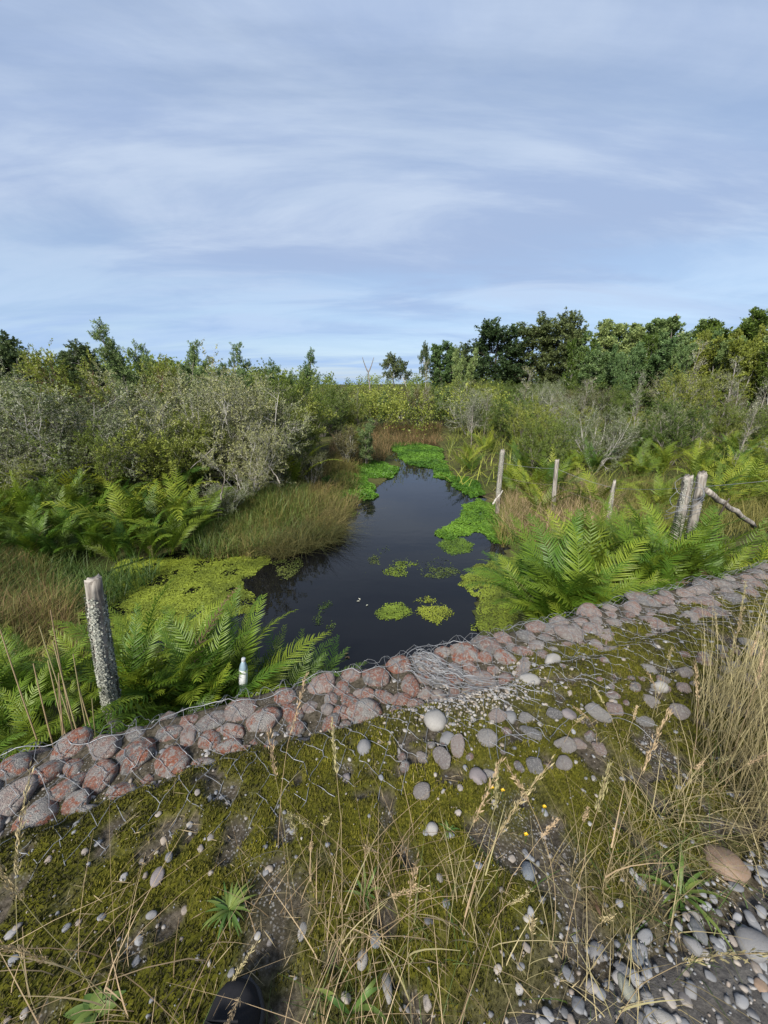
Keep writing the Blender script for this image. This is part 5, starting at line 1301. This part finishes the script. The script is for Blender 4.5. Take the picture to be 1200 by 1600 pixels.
for kind, u, Y, vt, w, lab in [
    ('bright_shrub', 445, 10.5, 640, 1.2, 'green shrub above the right end of the grass bank'),
    ('olive_shrub', 320, 8.6, 625, 1.0, 'olive shrub left of the bare grey lichen shrub'),
    ('bright_shrub', 265, 8.2, 640, 1.1, 'bright green shrub right of the reddish trunk'),
    ('olive_shrub', 165, 7.8, 655, 1.0, 'green shrub in front of the tallest silver grey shrub'),
    ('bright_shrub', 40, 8.6, 640, 1.1, 'fresh green shrub between the grey shrubs at the far left'),
    ('olive_shrub', 25, 6.9, 715, 1.2, 'low dark green shrub above the rushes at the far left'),
    ('bright_shrub', 95, 6.7, 735, 1.2, 'low fresh green shrub above the rushes behind the lichen post'),
    ('brown_shrub', 485, 9.6, 702, 1.3, 'low brown twiggy bush on top of the left grass bank'),
    ('brown_shrub', 425, 8.9, 712, 1.2, 'low ragged bush at the foot of the pale lichen shrubs'),
    ('lichen_shrub', 352, 7.4, 742, 1.1, 'small grey twiggy shrub at the left end of the grass bank'),
    ('red_tree', 232, 9.8, 545, 1.0, 'slender tree with a reddish bare trunk and olive crown'),
    ('spire_shrub', 240, 12.5, 512, .9, 'dark spiky shrub rising above the reddish trunked tree'),
    ('spire_shrub', 228, 13.0, 522, .8, 'second dark spire just left of the tallest spiky shrub'),
    ('spire_shrub', 312, 12.0, 534, .8, 'narrow dark spire right of the reddish trunked tree'),
    ('spire_shrub', 371, 12.4, 536, .8, 'narrow dark spire above the pale lichen shrubs'),
    ('spire_shrub', 285, 12.5, 545, .9, 'narrow spiky shrub between two taller spires on the left'),
    ('spire_shrub', 456, 13.5, 548, .9, 'narrow dark spire above the grass bank'),
    ('olive_shrub', 470, 12.5, 578, 1.0, 'dense dark olive shrub left of the far end of the stream'),
    ('olive_shrub', 430, 13.5, 572, 1.0, 'olive shrub behind the pale lichen shrubs'),
    ('olive_shrub', 555, 14.5, 660, 1.0, 'dark shrub on the left bank near the far end of the stream'),
    ('brown_shrub', 540, 12.2, 664, 1.2, 'brown reddish bush leaning over the left bank'),
    ('spire_shrub', 570, 12.8, 655, 1.2, 'upright dark bush at the tip of the left bank'),
    ('olive_shrub', 300, 11.5, 600, 1.1, 'green shrub behind the reddish trunk'),
    ('dark_tree', 18, 27, 522, 1.4, 'dark spreading tree at the far left skyline'),
    ('dark_tree', 75, 25, 524, 1.2, 'dark narrow tree second from the left on the skyline'),
    ('dark_tree', -40, 30, 530, 1.0, 'dark tree cut off by the left side of the view'),
    ('flat_tree', 158, 28, 537, 1.2, 'dark flat topped tree on the left skyline'),
    ('dark_tree', 175, 27, 548, 1.3, 'dark round tree right of the flat topped one'),
    ('flat_tree', 618, 58, 553, 1.0, 'distant flat topped tree in the middle of the skyline'),
    ('flat_tree', 640, 62, 560, .8, 'small distant tree right of the flat topped one'),
    ('flat_tree', 665, 46, 536, .45, 'thin lone tree standing above the middle skyline'),
    ('round_tree', 698, 47, 536, 1.2, 'pale green tree left of the dark tree group'),
    ('dark_tree', 770, 46, 498, 1.45, 'big dark tree on the left of the dark group'),
    ('dark_tree', 735, 50, 540, 1.3, 'lower dark tree at the left foot of the dark group'),
    ('dark_tree', 822, 47, 496, 1.35, 'dark tree in the middle of the dark group'),
    ('dark_tree', 862, 46, 492, 1.0, 'narrow pointed dark tree on the right of the dark group'),
    ('round_tree', 912, 42, 518, 1.3, 'pale green tree just right of the dark group'),
    ('round_tree', 945, 40, 500, 1.2, 'tall pale green tree with a pointed top on the right skyline'),
    ('round_tree', 1000, 41, 500, 1.35, 'broad pale green tree on the right skyline'),
    ('round_tree', 1050, 42, 504, 1.3, 'leafy tree in the middle of the right skyline'),
    ('olive_tree', 1100, 38, 496, 1.3, 'olive tree on the right skyline'),
    ('round_tree', 1145, 40, 490, 1.3, 'leafy tree near the right end of the skyline'),
    ('olive_tree', 1190, 36, 492, 1.3, 'tall olive tree at the right end of the skyline'),
    ('olive_tree', 1240, 35, 490, 1.0, 'olive tree cut off by the right side of the view'),
    ('round_tree', 925, 31, 548, 1.3, 'bright green tree in front of the right skyline trees'),
    ('dark_tree', 940, 33, 556, 1.2, 'small dark tree behind the bright green one'),
    ('round_tree', 990, 32, 535, 1.2, 'fresh green tree in front of the broad pale tree'),
    ('round_tree', 1035, 34, 520, 1.2, 'leafy tree between the fresh green one and the dense olive one'),
    ('olive_tree', 1090, 30, 530, 1.0, 'dense olive tree in front of the right skyline'),
    ('olive_tree', 1140, 27, 530, 1.0, 'broad olive tree in the middle distance at the right'),
    ('olive_tree', 1195, 26, 535, 1.0, 'broad olive tree at the right side of the middle distance'),
    ('snag', 990, 17, 575, 1.0, 'white dead tree standing in the yellow green scrub'),
    ('snag', 815, 18, 570, 1.0, 'lichen hung dead tree left of the white one'),
    ('snag', 1068, 26, 528, .8, 'branchy dead tree against the right trees'),
    ('snag', 1185, 15, 570, 1.0, 'twisted dead tree at the right side of the view'),
    ('snag', 905, 17, 590, .8, 'short dead tree between the two taller dead trees'),
    ('snag', 1125, 22, 555, .8, 'slim dead tree in front of the broad olive tree'),
    ('snag', 665, 30, 560, .6, 'thin dead tree near the middle of the scrub'),
    ('snag', 560, 20, 605, .7, 'pale dead stem in the scrub beyond the left bank'),
]: plant(kind, u, Y, vt, lab, None, wide=w)
SAP = ['slim sapling {} on the right skyline', 'narrow young tree {} on the right skyline']
for i, u in enumerate([715, 890, 925, 968, 985, 1022, 1040, 1072, 1088, 1118, 1132, 1160, 1175, 1210]):
    kind = ['round_tree', 'olive_tree', 'spire_shrub'][i % 3]
    spot = ('left of the dark group' if u < 750 else 'just right of the dark group' if u < 940 else 'before the broad pale tree' if u < 1010 else 'left of the bare pole' if u < 1030 else 'right of the bare pole' if u < 1080 else 'among the olive trees' if u < 1150 else 'near the right end')
    plant(kind, u, 29 + (i * 5) % 15, float(np.interp(u, [700, 900, 1200], [548, 522, 506])) + (i * 7) % 22, ['pale pointed', 'olive feathery', 'dark pointed'][i % 3] + ' sapling ' + spot + (', shorter of its kind' if i % 2 else ', taller of its kind'), 'saplings along the right skyline', wide=.62 if kind != 'spire_shrub' else 1.0)
for (u, vt, lab) in [(577, 561, 'thin forked dead tree alone on the middle skyline'), (1026, 490, 'bare dead pole rising above the right trees')]:
    Y = 50.0 if u < 700 else 42.0
    x = x_of(u, Y); z = gz(x, Y); _, zt = at_y(u, vt, Y); H = zt - z
    fork = u < 700
    t = np.linspace(0, 1, 8)
    root = tag(ob('dead_tree', None, loc=(x, Y, z)), lab, 'dead tree')
    P = np.stack([0.1 * np.sin(t * 4), 0 * t, H * (0.72 if fork else 1.0) * t], 1); V, Q = tubes(P[None], (0.16 - 0.10 * t)[None], 6); mk('trunk', V, Q, M['bark'], root, smooth=True)
    for sgn in ((-1, 1) if fork else (1,)):
        z0 = H * (0.70 if fork else 0.7); b = P[-1] if fork else P[5]
        Pb = np.stack([b[0] + sgn * H * 0.13 * t ** .8, 0 * t, b[2] + (H * 0.28 if fork else 0.6) * t + .2 * t * t], 1); V, Q = tubes(Pb[None], (0.08 - 0.05 * t)[None], 5); mk('branch', V, Q, M['bark'], root, smooth=True)
# scattered scrub
usky = [-400, 0, 110, 200, 300, 400, 480, 540, 600, 660, 720, 800, 900, 1000, 1200, 1600]
vsky = [560, 556, 560, 566, 566, 582, 592, 604, 600, 596, 588, 584, 580, 566, 560, 556]
ZONE = {0: 'in the thicket left of the stream', 1: 'in the scrub beyond the end of the stream', 2: 'in the open scrub right of the stream'}
DESC = {'lichen_shrub': 'pale grey lichen shrub', 'olive_shrub': 'olive green shrub', 'bright_shrub': 'yellow green shrub', 'brown_shrub': 'brownish twiggy shrub', 'spire_shrub': 'dark narrow spiky shrub', 'snag': 'bare grey dead stem'}
placed = []
cnt = 0
for i in range(6000):
    if cnt >= 290: break
    Y = math.exp(rg.uniform(math.log(8.5), math.log(62)))
    u = rg.uniform(-220, 1420) if rg.random() < .7 else rg.uniform(470, 760); x = x_of(u, Y)
    if too_wet(x, Y, 0.8): continue
    zone = 0 if u < 470 else (1 if u < 720 and Y > 16 else 2)
    if u >= 470 and u < 700 and Y < 19: continue
    if zone == 0: pr = dict(lichen_shrub=.42, olive_shrub=.25, brown_shrub=.13, spire_shrub=.10, bright_shrub=.10)
    elif zone == 1: pr = dict(olive_shrub=.36, brown_shrub=.24, lichen_shrub=.08, bright_shrub=.10, spire_shrub=.08, snag=.14)
    else: pr = dict(bright_shrub=.36, olive_shrub=.22, brown_shrub=.12, lichen_shrub=.17, snag=.13)
    kind = rg.choice(list(pr), p=np.array(list(pr.values())) / sum(pr.values()))
    lim = np.interp(u, usky, vsky); h0 = {'lichen_shrub': 2.7, 'olive_shrub': 2.8, 'bright_shrub': 2.0, 'brown_shrub': 2.4, 'spire_shrub': 3.2, 'snag': 3.0}[kind] * rg.uniform(.75, 1.2)
    if zone == 2 and (Y < 9.6 or (Y < 12.5 and rg.random() < .4)): continue
    if zone == 2 and Y < 18: h0 *= .7
    z = gz(x, Y); _, zt = at_y(u, lim + rg.uniform(0, 14), Y); hm = zt - z
    if Y > 28: h0 *= 1.35
    h = min(h0, hm)
    if h < 0.7: continue
    if any((x - a) ** 2 + (Y - b) ** 2 < ((0.16 if zone == 1 else 0.22) * (h + c) * (1 if Y > 14 else 1.25)) ** 2 for a, b, c in placed): continue
    
    placed.append((x, Y, h)); cnt += 1
    plant(kind, u, Y, None, ('low ' if h < 1.5 else 'tall ' if h > 2.6 else '') + DESC[kind] + ' ' + where(u, Y), 'shrubs ' + ZONE[zone], h=h, wide=rg.uniform(.9, 1.25))
print('scrub', cnt)
def far_woods(name, label, cnt_, y0, y1, u0, u1, hmin, hmax, off, lsz, mat, seed):
    rg = np.random.default_rng(seed); Vs, Qs, Ts, n0 = [], [], [], 0
    W = []
    for i in range(cnt_):
        Y = rg.uniform(y0, y1); u = rg.uniform(u0, u1); x = x_of(u, Y); z = gz(x, Y)
        lim = np.interp(u, usky, vsky) + off; _, zt = at_y(u, lim + rg.uniform(-9, 14), Y); h = np.clip(zt - z, hmin, hmax) * rg.uniform(.8, 1)
        m = 150; rad = h * rg.uniform(.28, .42)
        q = norm(rg.normal(0, 1, (m, 3))) * (rg.random((m, 1)) ** .45) * np.array([rad, rad, h * .42]); P = q + np.array([x, Y, z + h * .58])
        P += 0.12 * h * np.repeat(rg.normal(0, 1, (10, 3)), 15, 0) * .5
        s = h * lsz * rg.uniform(.07, .14, m); D = norm(rg.normal(0, 1, (m, 3))); V, Q = leaves(P, D, norm(rg.normal(0, 1, (m, 3)) + [0, 0, .6]), s, s * .6)
        Vs.append(V); Qs.append(Q + n0); n0 += len(V); Ts.append(np.clip(np.full(m * 4, rg.uniform(.15, .8)) + np.repeat(rg.normal(0, .15, m), 4), 0, 1))
    o = mk(name, np.concatenate(Vs), np.concatenate(Qs), M[mat], tint=np.concatenate(Ts))
    tag(o, label, 'woods', kind='stuff')
far_woods('far_woods', 'low far off woods closing the horizon beyond the scrub', 450, 62, 170, -500, 1700, 2.0, 9, -11, 1.0, 'leaf_olive', 64)
far_woods('far_scrub', 'low olive scrub filling the ground between the far shrubs', 320, 22, 64, 480, 1300, 0.8, 2.2, 8, 0.55, 'leaf_olive', 65)
far_woods('far_scrub', 'low green scrub filling the ground beyond the end of the stream', 320, 20, 62, 480, 780, 1.0, 2.6, 2, 0.5, 'leaf_olive', 66)
far_woods('far_scrub', 'low olive scrub filling the ground behind the left thicket', 160, 14, 60, -300, 480, 0.8, 2.5, 10, 0.7, 'leaf_olive', 67)
